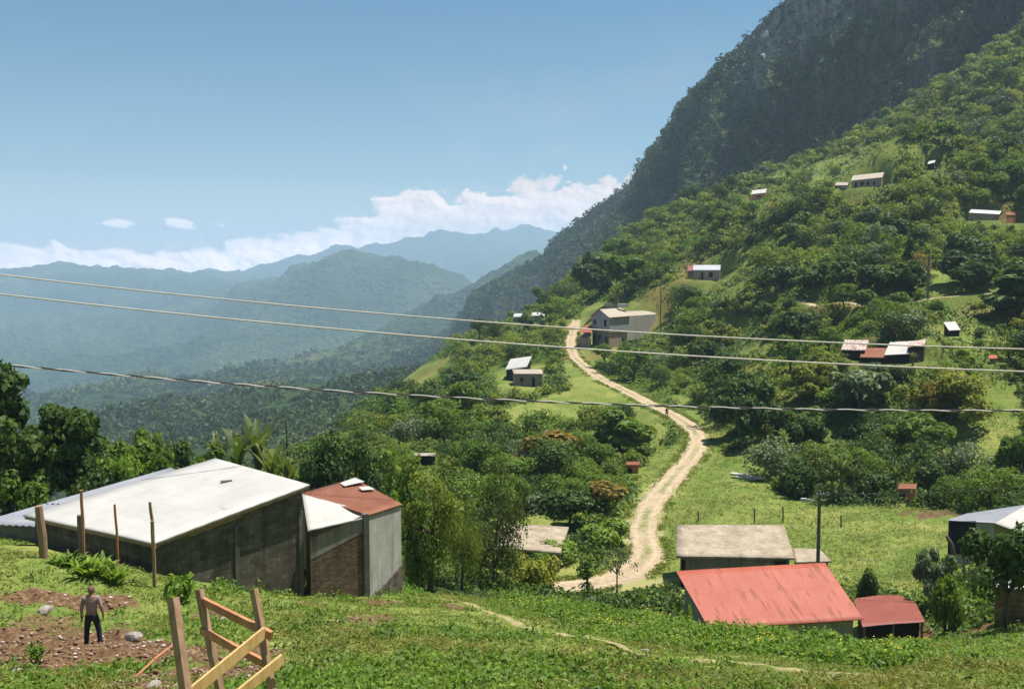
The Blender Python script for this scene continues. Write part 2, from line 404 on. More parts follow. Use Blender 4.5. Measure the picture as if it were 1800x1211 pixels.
def build_cliff():
    s, t = np.meshgrid(np.linspace(0, len(CL) - 1.001, CLIFF_NS), np.concatenate([np.linspace(-0.35, 0, 14)[:-1], np.linspace(0, 1, CLIFF_NT - 30), np.linspace(1, 1.6, 18)[1:]]), indexing='ij')
    P, steep, tt = cliff_surface(s, t)
    dist = np.linalg.norm(P, axis=-1)
    du = np.gradient(P, axis=0); dv = np.gradient(P, axis=1); N = np.cross(du, dv); N /= np.linalg.norm(N, axis=-1)[..., None] + 1e-9
    if N[..., 2].mean() < 0: N = -N
    k = np.clip(tt * 5, 0, 1) * np.clip((1.0 - tt) * 6, 0.12, 1)
    ribs = ridged(s * 1.15 + tt * 0.6, tt * 0.8, 11, 5)
    ribs = ribs + 1.1 * ridged(s * 0.55 + tt * 0.35, tt * 0.4, 14, 2)
    rough = ridged(s * 6, tt * 5, 23, 4)
    amp = dist * 0.022
    P = P + N * ((ribs * amp * 2.6 + rough * amp * 0.6) * np.maximum(0.30, np.maximum(steep, 0.75 * (1 - sstep(5.5, 9.0, s)))) * k)[..., None]
    P[..., 2] += fbm(s * 9, tt * 9, 51, 4) * dist * 0.006 * np.clip(tt * 3, 0, 1)
    crest = sstep(0.52, 0.70, tt + 0.12 * fbm(s * 4, tt * 6, 91, 3)) * sstep(3.0, 3.6, s) * (1 - sstep(5.3, 6.0, s))
    scar = sstep(0.05, 0.30, fbm(s * 5, tt * 3, 92, 3) + 0.22) * sstep(2.25, 2.5, s) * (1 - sstep(3.15, 3.35, s)) * sstep(0.02, 0.06, tt) * (1 - sstep(0.2, 0.27, tt))
    bare = np.clip(np.maximum(crest * 0.85, scar), 0, 1)
    me = np_mesh('cliff', P.reshape(-1, 3), grid_faces(P.shape[0], P.shape[1]), M['cliff'], True,
                 {'steep': np.maximum(steep, 0.7 * (1 - sstep(6.0, 9.0, s))).ravel(), 'bare': bare.ravel()})
    o = tag(link('mountain', me), kind='structure')
    nz = np.array([me.polygons[q].normal.z for q in range(0, len(me.polygons), 997)]).mean()
    if nz < 0: me.flip_normals()
    return o, P, N, bare

# ---------------------------------------------------------------- the far valley and its ranges
FV = [(-200,500,9000),(0,494,8500),(60,486,8300),(95,477,8000),(130,476,8000),(200,471,8200),(260,466,8200),(300,463,8200),(325,468,8200),(392,470,8000),(410,476,8000),(480,470,8500),
      (540,461,9000),(590,448,9500),(625,441,9800),
      (430,512,4700),(500,488,4900),(560,464,5000),(590,449,5000),(620,441,5000),(655,442,5000),(690,456,4800),(740,474,4600),(790,495,4400),(840,520,4200),
      (680,436,11500),(740,426,11500),(800,420,11500),(850,410,11500),(895,401,11500),(925,396,11500),(955,404,11500),(985,412,11500),(1030,428,11500),(1100,438,11500),(1250,440,11500),
      (620,505,6800),(700,520,7500),(800,525,7600),(900,525,7600),(1000,520,7600),(700,500,5900),(780,530,5600),
      (930,464,3300),(900,468,3300),(880,476,3250),(858,498,3200),(838,522,3150),(815,548,3100),(780,575,3000),(1000,440,3500),(1100,420,3600),
      (0,560,5600),(150,560,5600),(300,560,5400),(450,560,4400),(600,560,4000),(700,560,3800),
      (0,640,4300),(180,643,4400),(300,625,4500),(450,610,3700),(600,600,3300),(700,590,2900),
      (-200,660,3000),(100,690,2900),(300,668,2900),(450,650,2700),(600,625,2500),
      (-200,740,1500),(100,740,1500),(250,715,1500),(380,690,1500),(500,668,1500),(600,655,1500),(700,660,1400),
      (-200,820,800),(100,800,800),(250,770,800),(400,735,800),(550,700,800),(680,670,800),
      (400,830,500),(100,860,500),(600,780,450),(-200,880,500)]
sq = lambda Y: Y
FVP = [tuple(at(u, v, sq(Y))) for u, v, Y in FV] + [(-6000,11500,-500),(-3000,11800,-450),(-900,14300,-250),(600,14300,-250),(-8500,9500,-300),(-5000,3000,-400),(-3000,1500,-350),(-2000,300,-300),(2800,14000,-150),
       (-1500,500,-260),(-600,200,-230),(-700,700,-230),(2500,4500,300),(3000,3000,250),(1500,2400,-50),(600,1300,-150),(300,700,-120),(800,500,-100),(1400,900,-60),(0,300,-160),(-100,100,-120),(400,100,-80)]
far_tps = TPS(FVP, 2000.0, 2e-5)
def far_z(x, y):
    r = np.hypot(x, y); z = far_tps(x, y)
    k = np.clip((r - 600) / 3000, 0.0, 1.0)
    z = z + ridged(x / 1300 + 0.25 * vnoise(x / 700, y / 700, 5), y / 1500, 61, 5) * 150 * k + ridged(x / 330, y / 380, 67, 4) * (26 + 34 * k) * np.clip((r - 300) / 600, 0, 1)
    return z
def build_far():
    az = np.radians(np.concatenate([np.linspace(-70, -29, 40), np.linspace(-28.8, 12, 620), np.linspace(13, 60, 30)]))
    r = 260 * np.exp(np.linspace(0, math.log(14200 / 260.0), 520))
    A, Rr = np.meshgrid(az, r, indexing='ij'); x, y = np.sin(A) * Rr, np.cos(A) * Rr
    z = far_z(x, y)
    me = np_mesh('far hills', np.stack([x.ravel(), y.ravel(), z.ravel()], -1), grid_faces(len(az), len(r))[:, ::-1], M['far'], True)
    return tag(link('far_hills', me), kind='structure')
# ================================================================ MATERIALS
M = {}
def m_ground():
    t = NT('grass ground'); p = t.pos()
    n1 = t.noise(p, 0.22, 5, 0.6); n2 = t.noise(p, 3.0, 4, 0.65); n3 = t.noise(p, 0.06, 3)
    g = t.ramp(n2, [(0.3, (0.065, 0.095, 0.018)), (0.5, (0.125, 0.17, 0.032)), (0.7, (0.22, 0.245, 0.06))])
    dry = t.ramp(n2, [(0.3, (0.17, 0.18, 0.04)), (0.7, (0.32, 0.29, 0.09))])
    c = t.mix(t.ramp(n1, [(0.42, 0.0), (0.68, 0.85)]), g, dry)
    c = t.mix(t.math('MULTIPLY', t.attr('lush'), 0.45), c, (0.075, 0.13, 0.022))
    soil = t.ramp(t.noise(p, 5.0, 6, 0.7), [(0.25, (0.05, 0.028, 0.014)), (0.5, (0.125, 0.072, 0.036)), (0.62, (0.20, 0.13, 0.07)), (0.75, (0.38, 0.31, 0.23))])
    thr = t.math('MULTIPLY', t.math('SUBTRACT', t.math('ADD', t.attr('soil'), t.math('MULTIPLY', n2, 0.5)), 0.55), 4.0)
    thr = t.math('MINIMUM', t.math('MAXIMUM', thr, 0.0), 1.0)
    c = t.mix(thr, c, soil)
    ver = t.math('MINIMUM', t.math('MAXIMUM', t.math('MULTIPLY', t.math('SUBTRACT', t.math('ADD', t.attr('verge'), n2), 0.95), 3.5), 0.0), 0.85)
    c = t.mix(t.math('MULTIPLY', ver, 0.6), c, (0.38, 0.32, 0.17))
    c = t.mix(t.math('MULTIPLY', t.attr('wild'), 0.75), c, t.ramp(n2, [(0.35, (0.035, 0.062, 0.010)), (0.65, (0.115, 0.145, 0.026))]))
    bk = t.math('MULTIPLY', t.attr('bank'), t.ramp(n2, [(0.4, 0.0), (0.65, 0.9)]))
    c = t.mix(bk, c, (0.24, 0.13, 0.05))
    return t.finish(c, 0.95, t.bump(n2, 0.6, 0.12), spec=0.1)
def m_road():
    t = NT('dirt road'); p = t.pos()
    n = t.noise(p, 2.2, 6, 0.65); a = t.math('ABSOLUTE', t.attr('across'))
    base = t.ramp(n, [(0.3, (0.29, 0.215, 0.13)), (0.55, (0.41, 0.315, 0.20)), (0.75, (0.51, 0.405, 0.275))])
    mid = t.ramp(t.math('ADD', a, t.math('MULTIPLY', t.math('SUBTRACT', n, 0.5), 1.1)), [(0.10, 0.9), (0.30, 0.0)])
    gate = t.ramp(t.noise(p, 0.10, 3), [(0.45, 0.0), (0.60, 0.9)])
    c = t.mix(t.math('MULTIPLY', mid, gate), base, (0.17, 0.19, 0.06))
    edge = t.ramp(t.math('ADD', a, t.math('MULTIPLY', t.math('SUBTRACT', t.noise(p, 1.1, 4), 0.5), 0.9)), [(0.92, 0.0), (1.12, 1.0)])
    c = t.mix(edge, c, (0.26, 0.25, 0.09))
    wheel = t.ramp(t.math('ABSOLUTE', t.math('SUBTRACT', t.math('ADD', a, t.math('MULTIPLY', t.math('SUBTRACT', t.noise(p, 0.8, 3), 0.5), 0.25)), 0.46)), [(0.06, 1.0), (0.2, 0.0)])
    c = t.mix(t.math('MULTIPLY', wheel, 0.22), c, (0.56, 0.455, 0.31))
    rut = t.ramp(t.noise(t.scale(p, (0.5, 0.5, 0.5)), 1.2, 4), [(0.35, 0.86), (0.6, 1.0)])
    c = t.mix(1.0, c, rut, 'MULTIPLY')
    return t.finish(c, 0.95, t.bump(t.noise(p, 4.0, 6, 0.7), 0.5, 0.1), spec=0.1)
def m_path():
    t = NT('trodden path'); p = t.pos(); n = t.noise(p, 2.5, 5, 0.65)
    a = t.math('ABSOLUTE', t.attr('across'))
    e = t.ramp(t.math('ADD', a, t.math('MULTIPLY', t.math('SUBTRACT', t.noise(p, 1.7, 4), 0.5), 1.8)), [(0.25, 0.0), (0.75, 1.0)])
    c = t.mix(e, t.ramp(n, [(0.3, (0.20, 0.16, 0.075)), (0.7, (0.36, 0.30, 0.15))]), (0.13, 0.17, 0.03))
    return t.finish(c, 0.95, t.bump(n, 0.4, 0.05), spec=0.1)
def m_cliff():
    t = NT('wooded limestone cliff'); p = t.pos()
    geo = t.node('ShaderNodeNewGeometry'); nz = t.node('ShaderNodeSeparateXYZ', inp={0: geo.outputs['Normal']}).outputs[2]
    v = t.node('ShaderNodeTexVoronoi', inp={'Vector': p, 'Scale': 0.11, 'Detail': 2.0, 'Roughness': 0.7}).outputs['Distance']
    n1 = t.noise(p, 0.02, 6, 0.6); n2 = t.noise(p, 0.16, 5, 0.65)
    fol = t.ramp(t.math('ADD', t.math('MULTIPLY', n2, 0.7), t.math('MULTIPLY', n1, 0.35)), [(0.38, (0.014, 0.026, 0.010)), (0.52, (0.036, 0.058, 0.018)), (0.66, (0.10, 0.12, 0.04))])
    streak = t.noise(t.scale(p, (0.16, 0.16, 0.025)), 1.0, 6, 0.6)
    rock = t.ramp(streak, [(0.32, (0.028, 0.03, 0.032)), (0.52, (0.075, 0.075, 0.074)), (0.70, (0.26, 0.255, 0.25))])
    k = t.math('ADD', t.math('MULTIPLY', nz, -1.3), t.math('MULTIPLY', n1, 1.1))
    k = t.math('ADD', k, t.math('MULTIPLY', t.math('SUBTRACT', n2, 0.5), 0.9))
    k = t.math('MULTIPLY', t.ramp(k, [(0.16, 0.0), (0.42, 1.0)]), t.math('MULTIPLY', t.attr('steep'), 0.5))
    pale = t.ramp(streak, [(0.30, (0.09, 0.088, 0.085)), (0.48, (0.28, 0.27, 0.26)), (0.66, (0.50, 0.49, 0.48))])
    c = t.mix(k, fol, rock)
    c = t.mix(t.math('MULTIPLY', t.attr('bare'), t.ramp(n2, [(0.36, 0.1), (0.56, 1.0)])), c, pale)
    hgt = t.math('ADD', t.math('MULTIPLY', v, -1.0), t.math('MULTIPLY', n2, 0.8))
    return t.finish(c, 0.95, t.bump(hgt, 1.0, 5.0), spec=0.05)
def m_far():
    t = NT('forested ranges'); p = t.pos()
    n1 = t.noise(p, 0.0016, 6, 0.6); n2 = t.noise(p, 0.012, 6, 0.7)
    c = t.ramp(t.math('ADD', t.math('MULTIPLY', n1, 0.5), t.math('MULTIPLY', n2, 0.5)), [(0.38, (0.022, 0.044, 0.016)), (0.5, (0.045, 0.075, 0.022)), (0.58, (0.08, 0.105, 0.035)), (0.66, (0.17, 0.15, 0.07))])
    v = t.node('ShaderNodeTexVoronoi', inp={'Vector': p, 'Scale': 0.035, 'Detail': 1.0}).outputs['Distance']
    return t.finish(c, 0.95, t.bump(t.math('ADD', t.math('MULTIPLY', v, -1), t.math('MULTIPLY', n2, 2.5)), 1.0, 22.0), spec=0.05)
M['ground'] = m_ground(); M['road'] = m_road(); M['path'] = m_path(); M['cliff'] = m_cliff(); M['far'] = m_far()

def foliage(name, dark, mid, light, trans=0.38, vary=0.5, spec=0.2):
    t = NT(name)
    rnd = t.node('ShaderNodeObjectInfo').outputs['Random']
    a = t.attr('tint')
    f = t.math('ADD', t.math('MULTIPLY', a, 1 - vary * 0.5), t.math('MULTIPLY', rnd, vary * 0.5))
    c = t.ramp(f, [(0.1, dark), (0.5, mid), (0.92, light)])
    b = t.node('ShaderNodeBsdfPrincipled', inp={'Base Color': c, 'Roughness': 0.55}); b.inputs['Specular IOR Level'].default_value = spec
    tr = t.node('ShaderNodeBsdfTranslucent', inp={'Color': t.mix(1.0, c, (1.25, 1.3, 0.55), 'MULTIPLY')})
    mx = t.node('ShaderNodeMixShader', inp={0: trans, 1: b.outputs[0], 2: tr.outputs[0]})
    o = t.node('ShaderNodeOutputMaterial'); t.l.new(mx.outputs[0], o.inputs[0])
    return t.m
M['leaf'] = foliage('broad green leaves', (0.048, 0.096, 0.016), (0.104, 0.177, 0.024), (0.217, 0.285, 0.048))
M['leaf_dark'] = foliage('dark green leaves', (0.023, 0.053, 0.014), (0.053, 0.099, 0.019), (0.116, 0.167, 0.033), 0.3)
M['leaf_yellow'] = foliage('yellowish leaves', (0.093, 0.115, 0.017), (0.234, 0.254, 0.035), (0.437, 0.410, 0.059), 0.35)
M['leaf_olive'] = foliage('olive green leaves', (0.060, 0.095, 0.016), (0.131, 0.177, 0.027), (0.266, 0.296, 0.051), 0.38)
M['leaf_rust'] = foliage('rusty leaves', (0.088, 0.079, 0.017), (0.212, 0.171, 0.035), (0.424, 0.223, 0.041), 0.35)
M['leaf_grey'] = foliage('greyish leaves', (0.059, 0.090, 0.043), (0.127, 0.170, 0.083), (0.237, 0.283, 0.148), 0.3)
M['banana'] = foliage('banana leaves', (0.05, 0.085, 0.018), (0.10, 0.14, 0.03), (0.22, 0.225, 0.09), 0.35)
M['grass'] = foliage('grass blades', (0.065, 0.105, 0.020), (0.145, 0.195, 0.036), (0.31, 0.32, 0.075), 0.4)
#(0.061, 0.119, 0.018), (0.149, 0.236, 0.030), (0.333, 0.385, 0.060), 0.4)
M['weed'] = foliage('weed leaves', (0.061, 0.131, 0.021), (0.140, 0.236, 0.032), (0.298, 0.367, 0.056), 0.4)
def m_bark(name, a, b):
    t = NT(name); p = t.obj(); n = t.noise(t.scale(p, (6, 6, 1.5)), 2.0, 5, 0.65)
    return t.finish(t.ramp(n, [(0.3, a), (0.7, b)]), 0.9, t.bump(n, 0.5, 0.03), spec=0.1)
M['bark'] = m_bark('brown bark', (0.05, 0.036, 0.024), (0.16, 0.125, 0.09)); M['bark_pale'] = m_bark('pale bark', (0.16, 0.14, 0.11), (0.36, 0.32, 0.26))
M['leaf_cliff'] = foliage('mountain forest leaves', (0.017, 0.039, 0.014), (0.037, 0.066, 0.023), (0.071, 0.103, 0.039), 0.25)
M['dry'] = foliage('dry grass stalks', (0.14, 0.15, 0.035), (0.24, 0.23, 0.06), (0.40, 0.35, 0.13), 0.35)
M['leaf_valley'] = foliage('valley forest leaves', (0.030, 0.055, 0.018), (0.068, 0.100, 0.030), (0.15, 0.175, 0.06), 0.25)
M['weed_dark'] = foliage('dark weed leaves', (0.045, 0.085, 0.015), (0.09, 0.145, 0.024), (0.19, 0.24, 0.05), 0.35)
M['leaf_mid'] = foliage('dull olive leaves', (0.030, 0.046, 0.012), (0.075, 0.098, 0.020), (0.17, 0.185, 0.042), 0.32)
# ================================================================ MOUNTAIN AND FAR RANGES
cliff_o, CLIFF_P, CLIFF_N, CLIFF_BARE = build_cliff()
build_far()
# ================================================================ BUILDINGS AND BUILT THINGS
def m_wall(name, c0, c1, c2, brick=None, stain=0.6, scale=1.0):
    t = NT(name); p = t.pos(); n = t.noise(p, 1.3 * scale, 6, 0.65); f = t.noise(p, 9.0 * scale, 4, 0.6)
    c = t.ramp(t.math('ADD', t.math('MULTIPLY', n, 0.7), t.math('MULTIPLY', f, 0.3)), [(0.3, c0), (0.5, c1), (0.72, c2)])
    streak = t.noise(t.scale(p, (2.2, 2.2, 0.18)), 1.0, 5, 0.6)
    c = t.mix(t.math('MULTIPLY', t.ramp(streak, [(0.48, 0.0), (0.7, 1.0)]), stain), c, tuple(q * 0.45 for q in c0))
    h = f
    if brick:
        ang, bw, bh, mort = brick
        geo = t.node('ShaderNodeMapping', inp={'Vector': p, 'Rotation': (0, 0, -ang)}).outputs[0]
        xyz = t.node('ShaderNodeSeparateXYZ', inp={0: geo}).outputs
        uv = t.node('ShaderNodeCombineXYZ', inp={0: xyz[0], 1: xyz[2]}).outputs[0]
        b = t.node('ShaderNodeTexBrick', inp={'Vector': uv, 'Scale': 1.0, 'Mortar Size': 0.014, 'Brick Width': bw, 'Row Height': bh, 'Color1': (1, 1, 1, 1), 'Color2': (0.55, 0.5, 0.47, 1), 'Mortar': mort + (1,)})
        c = t.mix(0.85, c, b.outputs['Color'], 'MULTIPLY'); h = b.outputs['Fac']
        return t.finish(c, 0.95, t.bump(h, 0.7, -0.03), spec=0.1)
    return t.finish(c, 0.92, t.bump(h, 0.35, 0.02), spec=0.15)

def m_roof(name, base, alt, rust, amount, ridge=0.5, rough=0.6, seam=6, metal=0.0):
    """painted or bare sheet: 'ru' runs across the sheets, 'rv' down the slope (both in metres)"""
    t = NT(name); ru, rv = t.attr('ru'), t.attr('rv')
    uv = t.node('ShaderNodeCombineXYZ', inp={0: ru, 1: rv}).outputs[0]
    n = t.noise(t.scale(uv, (2.0, 0.35, 1)), 1.0, 6, 0.65); b = t.noise(uv, 0.55, 4, 0.6)
    c = t.mix(t.ramp(b, [(0.35, 0.0), (0.7, 0.85)]), base, alt)
    sheet = t.math('FLOOR', t.math('DIVIDE', ru, 0.86)); row = t.math('FLOOR', t.math('DIVIDE', rv, 2.4))
    wn = t.node('ShaderNodeTexWhiteNoise', noise_dimensions='2D', inp={'Vector': t.node('ShaderNodeCombineXYZ', inp={0: sheet, 1: row}).outputs[0]}).outputs['Value']
    c = t.mix(t.math('MULTIPLY', wn, 0.16), c, tuple(q * 0.62 for q in base))
    r = t.math('ADD', n, t.math('MULTIPLY', t.math('SUBTRACT', b, 0.5), 0.55))
    streak = t.noise(t.scale(uv, (7.0, 0.5, 1)), 1.0, 3, 0.5)
    r = t.math('ADD', t.math('MULTIPLY', r, 0.65), t.math('MULTIPLY', streak, 0.35))
    c = t.mix(t.ramp(r, [(amount, 0.0), (amount + 0.07, 0.95)]), c, rust)
    sm = t.ramp(t.math('FRACT', t.math('DIVIDE', ru, 0.86)), [(0.0, 1.0), (0.035, 0.0)])
    c = t.mix(t.math('MULTIPLY', sm, 0.3), c, tuple(q * 0.45 for q in base))
    fr = t.math('FRACT', t.math('DIVIDE', rv, 2.4)); lap = t.ramp(fr, [(0.0, 1.0), (0.02, 0.0)])
    c = t.mix(t.math('MULTIPLY', lap, 0.45), c, tuple(q * 0.4 for q in rust))
    return t.finish(c, rough, t.bump(t.noise(uv, 30.0, 2), 0.1, 0.01), metal=metal, spec=0.35)
m_c = {}
M['block_wall'] = m_wall('weathered block wall', (0.070, 0.060, 0.046), (0.135, 0.117, 0.092), (0.215, 0.193, 0.158), (0.816, 0.40, 0.20, (0.62, 0.6, 0.55)), 0.5)
M['brick_wall'] = m_wall('old brick wall', (0.10, 0.065, 0.042), (0.18, 0.125, 0.085), (0.28, 0.22, 0.16), (0.70, 0.28, 0.105, (0.5, 0.48, 0.44)), 0.4)
M['cement'] = m_wall('grey cement render', (0.26, 0.245, 0.205), (0.35, 0.33, 0.285), (0.45, 0.43, 0.38), None, 0.55)
M['stone'] = m_wall('rubble stone', (0.035, 0.027, 0.022), (0.10, 0.08, 0.065), (0.24, 0.21, 0.18), None, 0.3, 3.0)
M['slab'] = m_wall('old concrete slab', (0.19, 0.15, 0.105), (0.33, 0.265, 0.19), (0.47, 0.40, 0.30), None, 0.35, 0.6)
M['pale_concrete'] = m_wall('pale concrete', (0.34, 0.32, 0.28), (0.46, 0.44, 0.40), (0.56, 0.54, 0.50), None, 0.25)
M['pale_metal'] = m_wall('pale metal', (0.30, 0.30, 0.30), (0.42, 0.42, 0.42), (0.5, 0.5, 0.5), None, 0.1)
M['pillar'] = m_wall('dull cement pillar', (0.07, 0.06, 0.048), (0.12, 0.105, 0.085), (0.19, 0.17, 0.14), None, 0.5)
M['plaster'] = m_wall('brownish plaster', (0.14, 0.115, 0.085), (0.21, 0.18, 0.14), (0.28, 0.25, 0.20), None, 0.5)
M['grey_board'] = m_wall('grey boards', (0.13, 0.115, 0.095), (0.20, 0.18, 0.15), (0.30, 0.27, 0.23), None, 0.5)
M['black_sheet'] = m_wall('dark blue black sheeting', (0.012, 0.013, 0.020), (0.02, 0.022, 0.032), (0.035, 0.038, 0.05), None, 0.3)
M['white_wall'] = m_wall('whitewashed wall', (0.20, 0.20, 0.20), (0.27, 0.275, 0.28), (0.34, 0.345, 0.35), None, 0.35, 0.35)
M['tan_wall'] = m_wall('tan wall', (0.19, 0.15, 0.11), (0.27, 0.215, 0.165), (0.34, 0.275, 0.215), None, 0.4, 0.4)
M['orange_wall'] = m_wall('orange painted wall', (0.36, 0.13, 0.06), (0.48, 0.19, 0.09), (0.55, 0.26, 0.13), None, 0.3, 0.5)
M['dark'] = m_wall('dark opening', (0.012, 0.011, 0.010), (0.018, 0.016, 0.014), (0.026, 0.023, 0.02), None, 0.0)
M['roof_white'] = m_roof('white roof sheets', (0.47, 0.445, 0.405), (0.39, 0.365, 0.325), (0.25, 0.21, 0.165), 0.62)
M['roof_grey'] = m_roof('grey galvanised sheets', (0.22, 0.225, 0.25), (0.29, 0.295, 0.32), (0.24, 0.19, 0.17), 0.66, rough=0.45)
M['roof_pale'] = m_roof('pale galvanised sheets', (0.44, 0.43, 0.45), (0.52, 0.51, 0.52), (0.33, 0.20, 0.14), 0.62, rough=0.5)
M['roof_red'] = m_roof('faded red painted sheets', (0.35, 0.078, 0.044), (0.41, 0.116, 0.068), (0.23, 0.046, 0.012), 0.53)
M['roof_brown'] = m_roof('brown red rusted sheets', (0.20, 0.066, 0.029), (0.27, 0.105, 0.052), (0.36, 0.18, 0.11), 0.64)
M['roof_maroon'] = m_roof('dark red sheets', (0.22, 0.055, 0.036), (0.27, 0.078, 0.05), (0.14, 0.04, 0.02), 0.60)
M['roof_patchy'] = m_roof('half rusted sheets', (0.48, 0.42, 0.385), (0.53, 0.48, 0.455), (0.30, 0.13, 0.08), 0.47)
M['roof_tan'] = m_roof('sun bleached tan sheets', (0.35, 0.29, 0.22), (0.42, 0.355, 0.275), (0.24, 0.19, 0.135), 0.62)
def m_wood(name, a, b, c):
    t = NT(name); p = t.obj(); n = t.noise(t.scale(p, (14, 14, 1.2)), 1.2, 6, 0.65); k = t.noise(p, 2.3, 3)
    return t.finish(t.ramp(t.math('ADD', t.math('MULTIPLY', n, 0.75), t.math('MULTIPLY', k, 0.25)), [(0.3, a), (0.5, b), (0.72, c)]), 0.75, t.bump(n, 0.35, 0.01), spec=0.2)
M['wood_old'] = m_wood('weathered post wood', (0.16, 0.095, 0.055), (0.29, 0.18, 0.105), (0.42, 0.28, 0.17))
M['wood_red'] = m_wood('reddish rail wood', (0.26, 0.105, 0.05), (0.40, 0.18, 0.085), (0.52, 0.27, 0.14))
M['wood_new'] = m_wood('fresh yellow board', (0.42, 0.24, 0.085), (0.58, 0.36, 0.14), (0.70, 0.47, 0.22))
M['wood_grey'] = m_wood('grey post wood', (0.09, 0.07, 0.055), (0.16, 0.13, 0.10), (0.25, 0.21, 0.17))
M['rock'] = m_wall('pale limestone', (0.15, 0.12, 0.09), (0.27, 0.23, 0.19), (0.44, 0.40, 0.36), None, 0.2, 4.0)

def sheet_roof(name, A, B, Cc, D, mat, parent, pitch=0.2, amp=0.016, thick=0.03, sag=0.0, nv=9):
    """corrugated sheet over four corners: A front left, B front right, C back right, D back left; ribs run front to back"""
    A, B, Cc, D = map(Vector, (A, B, Cc, D)); w = ((B - A).length + (Cc - D).length) / 2; dp = ((D - A).length + (Cc - B).length) / 2
    nu = int(max(4, min(420, w / (pitch / 4)))) + 1 if amp > 0 else 12
    U, Vv = np.meshgrid(np.linspace(0, 1, nu), np.linspace(0, 1, nv), indexing='ij')
    a, b, c, d = [np.array(q) for q in (A, B, Cc, D)]
    P = (a * ((1 - U) * (1 - Vv))[..., None] + b * (U * (1 - Vv))[..., None] + c * (U * Vv)[..., None] + d * ((1 - U) * Vv)[..., None])
    P[..., 2] += amp * np.sin(U * w / pitch * 2 * math.pi) + sag * fbm(U * 3 + name.__len__(), Vv * 3, 5, 2)
    Q = P.copy(); Q[..., 2] -= thick
    n = nu * nv; F = grid_faces(nu, nv); idx = np.arange(n).reshape(nu, nv)
    ring = np.concatenate([idx[:, 0], idx[-1, 1:], idx[-2::-1, -1], idx[0, -2:0:-1]]); r2 = np.roll(ring, -1)
    S = np.stack([ring, r2, r2 + n, ring + n], -1)
    nrm = (B - A).cross(D - A)
    if nrm.z < 0: F = F[:, ::-1]
    if nrm.z < 0: S = S[:, ::-1]
    allF = np.concatenate([F[:, ::-1] if (P[1, 0] - P[0, 0]).dot(P[1, 0] - P[0, 0]) < 0 else F, F[:, ::-1] + n, S[:, ::-1]])
    me = np_mesh(name, np.concatenate([P.reshape(-1, 3), Q.reshape(-1, 3)]), allF, mat, False, {'ru': np.tile((U * w).ravel(), 2), 'rv': np.tile(((1 - Vv) * dp).ravel(), 2)})
    sm = np.zeros(len(allF), bool); sm[:len(F)] = True; me.polygons.foreach_set('use_smooth', sm)
    o = link(name, me, parent)
    if parent: o.location = -parent.location
    return o

def inset(c, k):
    """the same four corners moved inwards over the sheet's own surface"""
    c = [Vector(p) for p in c]; n = len(c)
    if n != 4: g = sum(c, Vector()) / n; return [p + (g - p) * min(0.5, k / (g - p).length) for p in c]
    a = min(0.4, k * 2 / ((c[1] - c[0]).length + (c[2] - c[3]).length)); b = min(0.4, k * 2 / ((c[3] - c[0]).length + (c[2] - c[1]).length))
    f = lambda u, v: c[0] * (1 - u) * (1 - v) + c[1] * u * (1 - v) + c[2] * u * v + c[3] * (1 - u) * v
    return [f(a, b), f(1 - a, b), f(1 - a, 1 - b), f(a, 1 - b)]

def walls(parent, corners, mat, base, over=0.22, drop=0.09, name='wall'):
    top = inset(corners, over); n = len(top)
    for q in top: q.z -= drop
    m = MB().add([Vector((q.x, q.y, base)) for q in top] + top, [tuple(range(n))[::-1]] + [(i, (i + 1) % n, n + (i + 1) % n, n + i) for i in range(n)])
    return m.build(name, mat, parent), top

def opening(parent, p, q, z0, z1, frame_mat, pane_mat=None, name='window', out=0.05, w=0.07):
    """window or door standing in the wall that runs from p to q (plan points), proud of it by a frame"""
    p, q = Vector((p[0], p[1], 0)), Vector((q[0], q[1], 0)); d = (q - p).normalized(); n = Vector((d.y, -d.x, 0))
    m = MB()
    f0, f1 = p + n * (out * 0.5), q + n * (out * 0.5)
    zz = lambda v, z: Vector((v.x, v.y, z))
    m.bar(zz(f0, z0), zz(f0, z1), w, out, n); m.bar(zz(f1, z0), zz(f1, z1), w, out, n)
    m.bar(zz(f0, z1), zz(f1, z1), out, w); m.bar(zz(f0, z0), zz(f1, z0), out, w)
    fr = m.build(name, frame_mat, parent)
    k = MB().bar(zz((p + n * 0.012), (z0 + z1) / 2), zz((q + n * 0.012), (z0 + z1) / 2), 0.02, z1 - z0 - 0.04)
    k.build('pane' if name == 'window' else 'panel', pane_mat or M['dark'], fr)
    return fr

# ---- white roofed block house at the left
HW = dict(f=at(270, 955, 36), l=at(40, 905, 42), r=at(545, 852, 41), b=at(378, 805, 50))
h = tag(empty('block_house', (HW['f'].x, HW['f'].y, -14.0)), 'dark block house under the big white sheet roof beside the slope', 'house')
sheet_roof('roof', HW['f'], HW['r'], HW['b'], HW['l'], M['roof_white'], h, 0.9, 0.006, 0.05, 0.03)
wl, wt = walls(h, [HW['f'], HW['r'], HW['b'], HW['l']], M['block_wall'], -16.6, 0.32, 0.1)
m = MB()
for i in range(2):
    a, b = (HW['f'], HW['r']) if i == 0 else (HW['l'], HW['f'])
    n_ = (b - a).cross(Vector((0, 0, 1))).normalized() * -0.10
    m.bar(a + n_ - Vector((0, 0, 0.13)), b + n_ - Vector((0, 0, 0.13)), 0.06, 0.12)
m.build('eave_board', M['wood_old'], h)
m = MB()
for f_ in (0.52, 0.985):
    p = wt[0] + (wt[1] - wt[0]) * f_; m.box((p.x + 0.0, p.y + 0.0, -13.4), (0.2, 0.16, 6.2), 0.82)
    m.build('pillar', M['pillar'], h); m = MB()
p = at(398, 847, 43.9); MB().box((p.x, p.y, p.z + 0.05), (0.5, 0.22, 0.05), 0.4).build('roof_patch', M['wood_grey'], h)
a, b = at(333, 941, 37.3), at(425, 906, 38.9)
